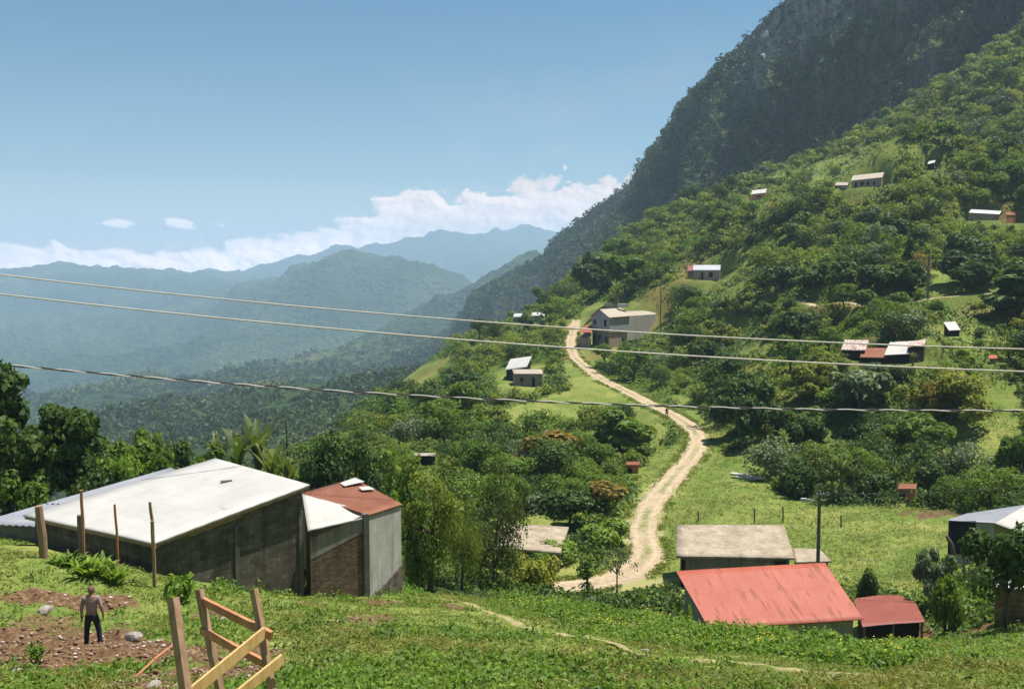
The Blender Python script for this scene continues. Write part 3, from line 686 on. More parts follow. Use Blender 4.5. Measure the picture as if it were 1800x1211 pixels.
MB().bar(a, b, 0.08, 0.03).build('loose_batten', M['wood_new'], h)
for q in ((470, 895), ):
    pass
# ---- grey corrugated roof behind it
GQ = [at(-45, 920, 43), at(112, 927, 42.9), at(345, 840, 52.5), at(300, 822, 54)]
h = tag(empty('long_shed', (GQ[0].x, GQ[0].y, -14.5)), 'low long shed with grey corrugated roof behind the white roofed house', 'shed')
sheet_roof('roof', GQ[0], GQ[1], GQ[2], GQ[3], M['roof_grey'], h, 0.24, 0.03, 0.04)
walls(h, GQ, M['grey_board'], -17.5, 0.25, 0.1)
# ---- brick annex with a pale sheet roof
BA = [at(541, 932, 40.7), at(648, 908, 42.6), at(650, 899, 44.6), at(531, 868, 44.5)]
h = tag(empty('brick_annex', (BA[0].x, BA[0].y, -14.0)), 'brick lean-to with pale sheet roof between the block house and cement wall', 'building')
sheet_roof('roof', *BA, M['roof_white'], h, 0.9, 0.006, 0.045)
wl, bt = walls(h, BA, M['brick_wall'], -16.8, 0.12, 0.08)
d_ = (bt[1] - bt[0]); n_ = Vector((d_.y, -d_.x, 0)).normalized()
q0, q1 = bt[0], bt[0] + d_ * 0.93
lo = [q0 + n_ * 0.012, q1 + n_ * 0.012, q1 - n_ * 0.02, q0 - n_ * 0.02]
def zat(pts, zs): return [Vector((p.x, p.y, z)) for p, z in zip(pts, zs)]
MB().hexa(zat(lo, (-12.35, -11.6, -11.6, -12.35)), zat(lo, (-11.45, -10.85, -10.85, -11.45))).build('plaster_band', M['plaster'], h)
p = bt[1]; MB().box((p.x - 0.05, p.y - 0.02, -13.4), (0.26, 0.26, 5.2), 0.6).build('pillar', M['pillar'], h)
# ---- cement house with rusty roof
CH = [at(648, 905, 42.5), at(707, 886, 46.2), at(622, 841, 55), at(527, 867, 47)]
h = tag(empty('cement_house', (CH[0].x, CH[0].y, -14.5)), 'tall grey cement building with brown rusty sheet roof and rubble footing', 'building')
sheet_roof('roof', *CH, M['roof_brown'], h, 0.22, 0.018, 0.035)
wl, ct = walls(h, CH, M['cement'], -15.8, 0.10, 0.1)
ft = [Vector((p.x, p.y, 0)) for p in ct]; g = sum(ft, Vector()) / 4
ft = [g + (p - g) * 1.03 for p in ft]
MB().hexa(zat(ft, [-17.8] * 4), zat(ft, (-14.7, -14.15, -14.0, -14.6))).build('stone_footing', M['stone'], h)
for (qs) in ([(597, 851, 52.0), (605, 856, 50.5), (641, 848, 52.5), (624, 841, 54.9)], [(630, 858, 50.2), (636, 863, 49.3), (659, 861, 50.0), (648, 856, 51.0)]):
    P4 = [at(*q) + Vector((0, 0, 0.06)) for q in qs]
    sheet_roof('loose_sheet', *P4, M['roof_white'], h, 0.22, 0.012, 0.02)
# ---- big red roof in front
RR = [at(1247, 1106, 60), at(1518, 1088, 61), at(1450, 988, 66), at(1188, 1003, 65)]
h = tag(empty('red_roofed_house', (RR[0].x, RR[0].y, -24.6)), 'low house under a faded red corrugated roof streaked with rust', 'house')
sheet_roof('roof', *RR, M['roof_red'], h, 0.15, 0.010, 0.035, 0.05, 12)
wl, rt = walls(h, RR, M['cement'], -25.4, 0.45, 0.12)
m = MB()
for k in range(9):
    f_ = (k + 0.5) / 9; p = RR[0].lerp(RR[1], f_); q = RR[3].lerp(RR[2], f_); e = (q - p) * 0.06
    m.bar(p + e - Vector((0, 0, .1)), q - e - Vector((0, 0, .1)), 0.07, 0.09)
m.build('rafter', M['wood_grey'], h)
opening(h, rt[0].lerp(rt[1], 0.62), rt[0].lerp(rt[1], 0.72), -24.5, -22.9, M['wood_grey'], name='door')
# ---- dark red lean-to at its right
LR = [at(1516, 1101, 60.2), at(1626, 1093, 60.5), at(1609, 1058, 64.5), at(1500, 1052, 65.5)]
h = tag(empty('lean_to', (LR[0].x, LR[0].y, -24.8)), 'small open lean-to with dark red roof at the end of the pink red roof', 'shed')
sheet_roof('roof', *LR, M['roof_maroon'], h, 0.15, 0.010, 0.03, 0.10)
RB = [at(1609, 1058, 64.5), at(1500, 1052, 65.5), at(1545, 1046, 67.5), at(1577, 1045, 67.5)]
sheet_roof('back_sheet', RB[1] + Vector((0, 0, .01)), RB[0] + Vector((0, 0, .01)), RB[3], RB[2], M['roof_maroon'], h, 0.21, 0.015, 0.03)
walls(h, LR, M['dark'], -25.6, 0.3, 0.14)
for f_ in (0.04, 0.5, 0.96):
    p = LR[0].lerp(LR[1], f_) + (LR[3] - LR[0]) * 0.03; MB().bar((p.x, p.y, -25.5), (p.x, p.y, p.z - 0.08), 0.1).build('post', M['wood_grey'], h)
# ---- concrete roofed house behind
CR = [at(1188, 977, 76), at(1397, 981, 76), at(1378, 922, 82.5), at(1190, 922, 82.5)]
h = tag(empty('concrete_roofed_house', (CR[0].x, CR[0].y, -25.3)), 'low house with flat stained tan concrete roof behind the pink red roof', 'house')
sheet_roof('roof', *CR, M['slab'], h, 1.0, 0.0, 0.14, 0.05)
wl, ct = walls(h, CR, M['grey_board'], -26.2, 0.35, 0.16)
EX = [at(1399, 988, 75.6), at(1462, 986, 75.6), at(1440, 964, 79.5), at(1393, 963, 79.5)]
sheet_roof('side_roof', *EX, M['slab'], h, 1.0, 0.0, 0.10)
walls(h, EX, M['cement'], -26.2, 0.2, 0.11, 'side_wall')
opening(h, ct[0].lerp(ct[1], 0.005), ct[0].lerp(ct[1], 0.05), -25.2, -23.0, M['wood_grey'], name='door')
opening(h, ct[0].lerp(ct[1], 0.86), ct[0].lerp(ct[1], 0.97), -24.4, -23.1, M['wood_grey'], name='window')
# ---- shed with black doors at the right
SR = [at(1664, 914, 75), at(1748, 919, 75), at(1806, 886, 81), at(1700, 902, 81)]
h = tag(empty('sheeted_shed', (SR[0].x, SR[0].y, -21.6)), 'shed with dark sheeting walls and grey metal roof above the fenced yard', 'shed')
sheet_roof('roof', *SR, M['roof_grey'], h, 0.22, 0.018, 0.03)
SR2 = [at(1748, 919, 75.02), at(1800, 938, 75.4), at(1850, 900, 80.5), at(1806, 886, 81.02)]
sheet_roof('side_roof', *SR2, M['roof_white'], h, 0.22, 0.018, 0.03)
wl, st = walls(h, SR, M['cement'], -24.0, 0.15, 0.08)
d_ = st[1] - st[0]; n_ = Vector((d_.y, -d_.x, 0)).normalized() * 0.03
for k, (a_, b_) in enumerate(((0.0, 0.2), (0.205, 0.4), (0.405, 0.6))):
    p, q = st[0] + d_ * a_ + n_, st[0] + d_ * b_ + n_
    MB().bar((p.x, p.y, -20.9), (q.x, q.y, -20.9), 0.05, 2.6).build('sheet_panel', M['black_sheet'], h)
# ---- brick hut under the tree at the right edge
BH = [at(1744, 1030, 50), at(1840, 1040, 49), at(1850, 1016, 53), at(1762, 1010, 53.5)]
h = tag(empty('brick_hut', (BH[0].x, BH[0].y, -17.6)), 'small dark brick hut with a pale top half hidden below the tree', 'hut')
sheet_roof('roof', *BH, M['roof_pale'], h, 0.22, 0.015, 0.03)
walls(h, BH, M['brick_wall'], -19.6, 0.15, 0.08)
# ---- rusty hut in the meadow
c = on_ground(1594, 881); k = c.y / 1750
def quad_house(name, label, cat, u0, u1, vt, vb, vbase, Y, depth, roof, wall, rise=0.0, skew=0.0, over=0.15, doors=(), amp=0.02, pitch=0.25, base=None, tilt=0.0, group=None):
    """house placed by the photo's pixel columns u0..u1: eave at vb, far roof edge at vt, standing on vbase at distance Y"""
    Y2 = Y * (1 + skew)
    if base is None:
        h0, h1 = on_ground(u0 + 1, vbase, 60.0), on_ground(u1 - 1, vbase - tilt, 60.0)
        if h0 is not None and 0.7 < h0.y / Y < 1.4: Y = h0.y; Y2 = Y
        if h1 is not None and 0.9 < h1.y / Y < 1.12: Y2 = h1.y
    A, B = at(u0, vb, Y), at(u1, vb - tilt, Y2)
    D, E = at(u0 + rise, vt, Y + depth), at(u1 + rise, vt - tilt, Y2 + depth)
    zb = at((u0 + u1) / 2, vbase, Y).z if base is None else base
    h = tag(empty(name, (A.x, A.y, zb)), label, cat, group)
    sheet_roof('roof', A, B, E, D, M[roof], h, pitch, amp, 0.05)
    cc = (A + B + D + E) / 4; PADS.append((cc.x, cc.y, zb, max((B - A).length, depth) * 0.55))
    w, t = walls(h, [A, B, E, D], M[wall], zb - 1.6, over, 0.1)
    for (f0, f1, z0, z1, nm) in doors:
        zt = min(t[0].z, t[1].z)
        opening(h, t[0].lerp(t[1], f0), t[0].lerp(t[1], f1), zb + (zt - zb) * z0, zb + (zt - zb) * z1, M['wood_grey'], name=nm)
    return h, t
quad_house('rusty_hut', 'tiny rusty sheet metal hut below the banana plants', 'hut', 1578, 1610, 850, 859, 882, c.y, 1.6, 'roof_brown', 'orange_wall', 2, 0, 0.05, ((0.08, 0.42, 0.05, 0.8, 'door'),), 0.015)
# ---- house on the road bend
Y = 268
WB = [at(1040, 553, Y + 3), at(1071, 558, Y - 4), at(1108, 552, Y + 1), at(1122, 542, Y + 9), at(1064, 537, Y + 9)]
zr = -21.9
h = tag(empty('white_two_storey_house', (WB[1].x, WB[1].y, zr)), 'white two storey house with tan roof standing above the dirt road bend', 'house')
L0, F0, R0 = at(1040, 556, 272), at(1071, 556, 264), at(1106, 556, 273)
def dn(p, z): return Vector((p.x, p.y, z))
bk = L0 + (R0 - F0)
eav = at(1071, 558, 264).z; apex = eav + 2.0
MB().hexa([dn(p, eav - 3.9) for p in (F0, R0, bk, L0)], [dn(p, eav) for p in (F0, R0, bk, L0)]).build('upper_wall', M['white_wall'], h)
mid1, mid2 = (F0 + L0) / 2, (R0 + bk) / 2
for a, b, nm in ((F0, R0, 'roof'), (L0, bk, 'roof')):
    e = (a - (mid1 if a is F0 or a is L0 else mid2)).normalized() * 0.5
    sh = (F0 - R0).normalized() * 0.5
    A = dn(a, eav - 0.05) + e + sh; B = dn(b, eav - 0.05) + e - sh; Cq = dn(mid2, apex) - sh; D = dn(mid1, apex) + sh
    sheet_roof(nm, A, B, Cq, D, M['roof_tan'], h, 0.6, 0.02, 0.06)
g0, g1_, g2 = dn(F0, eav), dn(L0, eav), dn(mid1, apex - 0.12)
n_ = (L0 - F0).cross(Vector((0, 0, 1))).normalized() * 0.15
MB().add([g0, g1_, g2, g0 + (R0 - F0) * 0.05, g1_ + (R0 - F0) * 0.05, g2 + (R0 - F0) * 0.05], [(0, 1, 2), (5, 4, 3), (0, 3, 4, 1), (1, 4, 5, 2), (2, 5, 3, 0)]).build('gable', M['white_wall'], h)
lw = [F0.lerp(R0, 0.02) , R0.lerp(F0, 0.35), bk.lerp(L0, 0.35), L0.lerp(F0, 0.02)]
lw = [p + (sum(lw, Vector()) / 4 - p) * 0.03 for p in lw]
MB().hexa([dn(p, zr - 3.5) for p in lw], [dn(p, eav - 3.91) for p in lw]).build('lower_wall', M['tan_wall'], h)
m = MB()
for a, b in ((F0, R0), (L0, F0)):
    d = (b - a); o_ = Vector((d.y, -d.x, 0)).normalized() * 0.08
    m.bar(dn(a + o_, eav - 3.95), dn(b + o_, eav - 3.95), 0.22, 0.3)
m.build('floor_band', M['grey_board'], h)
wd = [R0 + (bk - R0) * 0.12, at(1152, 560, 285), at(1157, 560, 293), bk.lerp(R0, 0.12) + Vector((3, 6, 0))]
MB().hexa([dn(p, eav - 7) for p in wd], [dn(p, eav - 0.25) for p in wd]).build('wing', M['cement'], h)
wv = [dn(p, eav - 0.2) for p in wd]; sheet_roof('wing_roof', wv[0], wv[1], wv[2] + Vector((0, 0, .8)), wv[3] + Vector((0, 0, .8)), M['roof_tan'], h, 0.6, 0.02, 0.06)
for (a, b, f0, f1, z0, z1) in ((L0, F0, 0.12, 0.27, -2.2, -0.9), (L0, F0, 0.70, 0.86, -2.6, -0.7), (L0, F0, 0.12, 0.26, -6.3, -4.9), (L0, F0, 0.42, 0.54, -6.1, -4.9), (L0, F0, 0.76, 0.9, -7.6, -5.0)):
    opening(h, a.lerp(b, f0), a.lerp(b, f1), eav + z0, eav + z1, M['white_wall'])
PR = [at(1016, 583, 268), at(1040, 585, 265.5), at(1040, 571, 272), at(1030, 572, 275)]
sheet_roof('porch_roof', *PR, M['roof_red'], h, 0.3, 0.02, 0.05)
MB().bar(dn(PR[0], zr - 2), PR[0] - Vector((0, 0, .1)), 0.3).build('porch_post', M['wood_grey'], h)
q = inset(PR, 0.25); MB().hexa([dn(p, zr - 3) for p in q], [p - Vector((0, 0, 1.6)) for p in q]).build('porch_wall', M['tan_wall'], h)
for (u_, v_, s_) in ((1070, 536, 1.2), (1095, 537, 2.0)):
    p = at(u_, v_, 275); MB().box(p, (s_ * 1.4, 1.4, 0.9), 0.4).build('water_tank', M['pale_metal' if s_ > 1.5 else 'tan_wall'], h)
# ---- houses scattered about the hillside and the shelf
quad_house('flat_roofed_house', 'tan flat roofed house on the left shelf below the road', 'house', 903, 955, 649, 657, 678, 198, 6, 'roof_tan', 'tan_wall', -3, 0.01, 0.2, ((0.62, 0.74, 0.0, 0.8, 'door'), (0.2, 0.32, 0.35, 0.75, 'window')), 0.0)
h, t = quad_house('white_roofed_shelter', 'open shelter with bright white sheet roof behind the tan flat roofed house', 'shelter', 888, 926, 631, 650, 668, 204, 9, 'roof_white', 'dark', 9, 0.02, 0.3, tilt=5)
quad_house('tin_roofed_house', 'house with shiny tin roof on the bank above the white house', 'house', 1218, 1266, 466, 475, 492, 300, 7, 'roof_pale', 'tan_wall', 1, 0, 0.25, ((0.3, 0.4, 0.0, 0.8, 'door'), (0.6, 0.75, 0.3, 0.8, 'window')), 0.02)
quad_house('red_porch', 'dull red awning joined to the left of the shiny tin roof', 'shelter', 1208, 1220, 467, 476, 490, 299, 5, 'roof_maroon', 'tan_wall', 1, 0, 0.2)
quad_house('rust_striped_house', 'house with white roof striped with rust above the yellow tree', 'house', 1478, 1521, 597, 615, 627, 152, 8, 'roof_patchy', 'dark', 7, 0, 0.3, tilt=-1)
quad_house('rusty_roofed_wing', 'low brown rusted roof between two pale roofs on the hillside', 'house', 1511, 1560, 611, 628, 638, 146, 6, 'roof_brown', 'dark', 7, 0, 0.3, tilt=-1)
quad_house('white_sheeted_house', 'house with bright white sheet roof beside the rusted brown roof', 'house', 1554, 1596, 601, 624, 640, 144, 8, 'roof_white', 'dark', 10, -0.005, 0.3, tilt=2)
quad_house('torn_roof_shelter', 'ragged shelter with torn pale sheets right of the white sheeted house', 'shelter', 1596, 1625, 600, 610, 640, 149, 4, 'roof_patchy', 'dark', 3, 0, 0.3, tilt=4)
quad_house('long_hillside_house', 'long narrow cream house high on the hillside with pale roof', 'house', 1496, 1551, 309, 318, 331, 318, 6, 'roof_tan', 'tan_wall', 3, 0.05, 0.25, ((0.1, 0.18, 0.0, 0.75, 'door'), (0.3, 0.4, 0.3, 0.75, 'window'), (0.5, 0.6, 0.3, 0.75, 'window'), (0.72, 0.8, 0.3, 0.75, 'window')), 0.02, tilt=6)
quad_house('side_shack', 'low tan shack joined to the left end of the long cream house', 'hut', 1468, 1490, 321, 326, 333, 316, 4, 'roof_tan', 'tan_wall', 2, 0, 0.2)
quad_house('orange_walled_hut', 'small hut with white roof and orange walls under the cliff foot', 'hut', 1320, 1346, 335, 342, 354, 326, 5, 'roof_white', 'orange_wall', 2, 0, 0.25, ((0.4, 0.7, 0.0, 0.8, 'door'),), tilt=3)
quad_house('highest_hut', 'tiny pale roofed hut among trees, the highest on the hillside', 'hut', 1630, 1643, 283, 289, 298, 332, 4, 'roof_white', 'dark', 3, 0, 0.2, tilt=3)
quad_house('grey_roofed_house', 'grey roofed house nearly hidden by trees at the right hillside edge', 'house', 1703, 1757, 368, 374, 388, 262, 5, 'roof_pale', 'tan_wall', 4, 0, 0.25, tilt=-3)
quad_house('orange_roofed_hut', 'small hut with orange walls beside the hidden grey roofed house', 'hut', 1768, 1786, 373, 378, 392, 258, 4, 'roof_brown', 'orange_wall', 2, 0, 0.2)
quad_house('small_white_roof_hut', 'tilted white sheet roof over a hut among the dark shrubs', 'hut', 1668, 1689, 566, 581, 592, 160, 4.5, 'roof_white', 'dark', -10, 0, 0.2, tilt=1)
quad_house('ridge_house', 'pale roofed house hidden by trees on the left ridge', 'house', 934, 957, 549, 555, 566, 330, 5, 'roof_white', 'tan_wall', 2, 0, 0.25)
quad_house('ridge_shed', 'small pale roofed shed left of the hidden ridge house', 'shed', 902, 917, 551, 557, 566, 332, 4, 'roof_pale', 'tan_wall', 2, 0, 0.25)
quad_house('orange_hut', 'small orange hut hidden among the trees left of the road', 'hut', 1100, 1124, 811, 817, 832, 134, 3, 'roof_brown', 'orange_wall', 1, 0, 0.15, ((0.1, 0.45, 0, 0.75, 'door'),))
quad_house('brown_roofed_hut', 'narrow brown roofed hut deep among trees behind the feathery tree', 'hut', 727, 765, 796, 801, 815, 120, 2.5, 'roof_tan', 'dark', 1, 0, 0.15)
quad_house('pale_red_hut', 'tiny pale red roofed hut beside the trail on the right slope', 'hut', 1738, 1752, 624, 630, 640, 150, 3, 'roof_red', 'tan_wall', 1, 0, 0.15)
# low concrete cistern slab behind the yellow bush
SL = [at(872, 962, 84), at(985, 972, 83), at(1000, 925, 93), at(882, 920, 94)]
h = tag(empty('concrete_platform', (SL[0].x, SL[0].y, SL[0].z)), 'bare pale concrete platform behind the round yellow green bush', 'platform')
sheet_roof('slab', *SL, M['slab'], h, 1.0, 0.0, 0.2, 0.12); walls(h, SL, M['stone'], SL[0].z - 2.0, 0.1, 0.22)
# white slabs stacked on the grass
c = on_ground(1312, 842)
h = tag(empty('concrete_slab_stack', c), 'stack of pale concrete slabs lying on the meadow beside the road', 'slabs')
for k, (dx, dy, dz, a) in enumerate(((0, 0, 0.15, -0.5), (-0.6, 0.7, 0.42, -0.55), (0.9, -0.5, 0.3, -0.4))):
    MB().box(c + Vector((dx, dy, dz)), (2.3, 0.8, 0.22), a).build('slab', M['pale_concrete'], h)
# ---- timber: posts by the block house and the frame in front
def post(u, vt, vb, Y, wid, mat, label, lean=0.0, name='wooden_post', n=8):
    a, b = at(u + lean, vb, Y), at(u, vt, Y * 0.995); b.y = a.y - 0.1
    m = MB(); pts = [a - Vector((0, 0, 0.6)), a.lerp(b, 0.35) + Vector((0.02, 0, 0)), a.lerp(b, 0.7), b]
    m.tube(pts, [wid * 0.54, wid * 0.52, wid * 0.5, wid * 0.46], n)
    return tag(m.build(name, mat, None, False, a), label, 'post')
post(66, 890, 972, 34.5, 0.28, M['wood_old'], 'thickest old wooden post at the left end of the block house', 11)
post(141, 862, 945, 34.0, 0.11, M['wood_red'], 'tall thin reddish stake rising above the short thick post stump', 5)
post(138, 906, 950, 34.6, 0.19, M['wood_grey'], 'short dark post stump beside the tall reddish stake', 3)
post(200, 887, 958, 34.2, 0.09, M['wood_red'], 'thin stake standing alone midway along the left wall', 6)
post(262, 883, 935, 34.0, 0.11, M['wood_old'], 'upper pale stake lashed at the corner of the white roof', 7)
post(266, 916, 1012, 33.8, 0.13, M['wood_old'], 'stout lower post at the nearest corner of the block house', 5)
FR = tag(empty('timber_frame', (at(380, 1211, 11.0).x, 11.0, g1(-3.3, 11.0))), 'open timber frame of posts, red rails and yellow boards in front', 'frame')
def fpost(u0, v0, u1, v1, Y0, w):
    a, b = at(u0, v0, Y0), at(u1, v1, Y0 - 0.25); d = (b - a).normalized(); b2 = a + d * 4.2
    MB().bar(b2, a, w, w * 0.9, Vector((0.5, 1, 0))).build('post', M['wood_old'], FR)
fpost(304, 1050, 326, 1211, 9.4, 0.088); fpost(350, 1036, 386, 1211, 10.9, 0.075); fpost(446, 1034, 478, 1211, 10.4, 0.07)
def fbar(a, b, w, hh, mat, nm): MB().bar(at(*a), at(*b), w, hh).build(nm, mat, FR)
fbar((357, 1056, 10.86), (462, 1108, 10.3), 0.045, 0.085, M['wood_red'], 'rail'); fbar((354, 1108, 10.8), (478, 1172, 10.25), 0.045, 0.08, M['wood_red'], 'rail')
fbar((466, 1110, 10.22), (318, 1232, 9.3), 0.03, 0.12, M['wood_new'], 'board'); fbar((497, 1157, 10.2), (400, 1235, 9.6), 0.03, 0.11, M['wood_new'], 'board')
fbar((463, 1109, 10.26), (477, 1117, 10.2), 0.05, 0.09, M['wood_red'], 'block')
a, b = on_ground(236, 1190), on_ground(312, 1163)
tag(MB().tube([a + Vector((0, 0, .05)), a.lerp(b, .5) + Vector((0, 0, .32)), b + Vector((0, 0, .5))], 0.035, 6).build('tool_handle', M['wood_red'], None, True, a), 'reddish wooden stick slanting over the bare soil behind the frame', 'stick')
# ---- utility poles
def pole(u, vt, vb, Y, r, label, arm=1.4, arms=1, base=None):
    t = at(u, vt, Y); b = at(u, vb, Y); zb = base if base is not None else g1(b.x, b.y)
    o = tag(empty('utility_pole', (t.x, t.y, zb)), label, 'utility pole')
    MB().tube([(t.x, t.y, zb - 1), (t.x, t.y, (zb + t.z) / 2), t], [r, r * 0.9, r * 0.75], 10).build('pole', M['wood_grey'], o)
    for k in range(arms):
        z = t.z - 0.35 - 0.9 * k
        MB().bar((t.x - arm / 2, t.y - 0.1, z), (t.x + arm / 2, t.y - 0.1, z), 0.1, 0.1).build('crossarm', M['wood_grey'], o)
        for s in (-0.46, 0.0, 0.46):
            m = MB(); m.tube([(t.x + s * arm, t.y - 0.1, z + .05), (t.x + s * arm, t.y - 0.1, z + .12), (t.x + s * arm, t.y - 0.1, z + .22)], [0.04, 0.06, 0.03], 6)
            m.build('insulator', M['pale_metal'], o)
    return o, t
o, t = pole(1441, 862, 1006, 72, 0.15, 'grey utility pole with street lamp arm behind the pink red roof', 0.5, 1, -25.3)
a = at(1436, 882, 72); b = at(1414, 877, 71.5)
MB().tube([a, a.lerp(b, .5) + Vector((0, 0, .08)), b], 0.035, 6).build('lamp_arm', M['pale_metal'], o)
MB().box(b + Vector((-0.05, 0, -0.04)), (0.42, 0.2, 0.2), 0.1).build('lamp_head', M['pale_concrete'], o)
o2, t2 = pole(1633, 450, 527, 180, 0.24, 'dark utility pole with crossarms beside the upper dirt road', 2.0, 2)
MB().tube([t2 + Vector((-.3, -.2, -2.6)), t2 + Vector((-.3, -.2, -1.7))], 0.35, 10).build('transformer', M['grey_board'], o2)
o3, t3 = pole(1162, 480, 545, 262, 0.16, 'thin utility pole on the slope right of the white house', 1.6, 1)
t4 = at(1272, 476, 250)
# ---- cables
def m_flat(name, c, rough=0.6):
    t = NT(name); n = t.noise(t.obj(), 3.0, 4); return t.finish(t.ramp(n, [(0.3, tuple(q * 0.8 for q in c)), (0.7, c)]), rough, spec=0.3)
M['cable_pale'] = m_flat('weathered aluminium cable', (0.56, 0.50, 0.42)); M['cable_dark'] = m_flat('black insulation', (0.03, 0.03, 0.032))
def qcurve(pts, n):
    pts = np.array(pts, float); X = pts[:, 0]; u = np.linspace(X[0], X[-1], n); V = np.polyval(np.polyfit(X, pts[:, 1], 2), u); Yy = np.interp(u, X, pts[:, 2])
    return [at(a, b, c) for a, b, c in zip(u, V, Yy)]
for pts, lab in (([(-260, 452, 24), (0, 481, 24), (489, 534, 24), (800, 562, 24), (1250, 594, 24.5), (1800, 613, 25), (2050, 618, 25)], 'upper thin pale cable crossing the whole valley view'),
                 ([(-260, 488, 22), (0, 513, 22), (489, 568, 22), (800, 598, 22), (1250, 629, 22.5), (1800, 652, 23), (2050, 660, 23)], 'second thin pale cable hanging just below the top one')):
    tag(MB().tube(qcurve(pts, 60), 0.019, 6).build('power_cable', M['cable_pale'], None, True), lab, 'cable')
base = qcurve([(20, 642, 47), (267, 663, 47), (533, 686, 47.5), (800, 699, 48), (1250, 715, 48.5), (1800, 720, 49), (2050, 720, 49)], 700)
o = tag(empty('twisted_cable', base[0]), 'lowest cable, twisted of a pale and a black strand', 'cable')
for ph, mt in ((0.0, 'cable_pale'), (math.pi, 'cable_dark')):
    s = 0.0; pts = []
    for i, p in enumerate(base):
        if i: s += (p - base[i - 1]).length
        w = 2 * math.pi * s / 2.1 + ph; pts.append(p + Vector((0, math.cos(w), math.sin(w))) * 0.026)
    MB().tube(pts, 0.036, 6).build('strand', M[mt], o, True)
def wire(a, b, sag, r, lab):
    pts = [a.lerp(b, i / 14) - Vector((0, 0, sag * 4 * (i / 14) * (1 - i / 14))) for i in range(15)]
    tag(MB().tube(pts, r, 5).build('power_wire', M['cable_dark'], None, True), lab, 'wire')
wire(t2 + Vector((-.9, 0, -.2)), t4 + Vector((0, 0, 0)), 1.6, 0.055, 'dark wire sagging from the roadside pole left to the slope')
wire(t2 + Vector((.9, 0, -.2)), at(1860, 424, 178), 0.9, 0.05, 'dark wire running right from the roadside pole out of view')
wire(t + Vector((.1, 0, -.2)), at(1880, 845, 74), 0.4, 0.018, 'thin wire from the street lamp pole across the meadow')
# ---- fence posts, gate, stakes
for i, (u, vt, vb) in enumerate(((1227, 897, 915), (1326, 893, 918), (1376, 890, 918), (1478, 905, 926))):
    c = on_ground(u, vb); tp = at(u, vt, c.y)
    tag(MB().tube([c - Vector((0, 0, .3)), c.lerp(tp, .5) + Vector((.04, 0, 0)), tp], 0.075, 6).build('fence_post', M['wood_grey'], None, False, c), 'weathered stake standing in the meadow behind the concrete roofed house', 'fence post', 'meadow fence stakes')
c = on_ground(1696, 1040)
gt = tag(empty('picket_gate', c), 'rough picket gate of grey stakes in front of the yard', 'gate')
Yg = c.y
m = MB(); mp = at(1694, 965, Yg); m.tube([c - Vector((0, 0, .4)), mp], 0.06, 7); m.build('gate_post', M['wood_grey'], gt)
for k in range(8):
    u = 1698 + k * 4.2; b = at(u, 1037 - k * 1.2, Yg + k * .1); tp = at(u, 1001 - k * 1.8, Yg + k * .1); MB().bar(b - Vector((0, 0, .15)), tp, 0.045, 0.03, Vector((0, 1, 0))).build('picket', M['wood_grey'], gt)
for v in (1008, 1026): MB().bar(at(1696, v, Yg - .05), at(1730, v - 11, Yg + .8), 0.04, 0.06).build('gate_rail', M['wood_grey'], gt)
a = at(1694, 968, Yg); b = at(1748, 962, Yg + 2); tag(MB().bar(a, b, 0.06, 0.06).build('yard_rail', M['wood_grey'], None, False, a), 'long grey rail spanning from the gate post to the tree', 'rail')
c = on_ground(1678, 1000); tag(MB().tube([c - Vector((0, 0, .4)), at(1676, 975, c.y), at(1672, 955, c.y), at(1664, 942, c.y)], [0.2, 0.17, 0.15, 0.13], 8).build('dead_trunk', M['bark'], None, True, c), 'leafless leaning dead trunk beside the yard gate', 'trunk')
# ================================================================ GROUND, ROADS AND PATH
build_ground()
strip('road', road_c, np.interp(np.arange(len(road_c)), [0, 250, 380, 430, 499], [3.4, 3.1, 3.2, 3.9, 3.6]), M['road'], 0.02, 11, 1, 0.9, 0.03)
strip('upper_road', uproad_c, 2.4, M['road'], 0.02, 9, 2, 0.5)
strip('footpath', path_c, 0.7, M['path'], 0.05, 7, 3, 0.25, 0.02, True)

# ================================================================ VEGETATION
rng = np.random.default_rng(7)
def unit(v): return v / (np.linalg.norm(v, axis=-1, keepdims=True) + 1e-9)
def cards(P, Nn, size, aspect=0.55, rs=rng, updir=None, fold=0.12):
    """leaf shaped quads at P, facing Nn"""
    n = len(P); a = rs.normal(size=(n, 3)) if updir is None else updir + rs.normal(size=(n, 3)) * 0.35
    t = unit(np.cross(Nn, a)); b = np.cross(t, Nn)          # b runs along the leaf
    if updir is not None: b = unit(a - Nn * (a * Nn).sum(-1, keepdims=True)); t = np.cross(b, Nn)
    s = np.asarray(size).reshape(-1, 1) * np.ones((n, 1)); w = s * aspect
    V = np.stack([P - b * s * 0.5, P + t * w * 0.5 + Nn * s * fold + b * s * 0.05, P + b * s * 0.5, P - t * w * 0.5 + Nn * s * fold + b * s * 0.05], 1)
    return V.reshape(-1, 3)
def leaf_mesh(name, V, mat, tint):
    n = len(V) // 4
    me = np_mesh(name, V, np.arange(n * 4).reshape(n, 4), mat, False, {'tint': np.repeat(np.asarray(tint), 4)})
    return me
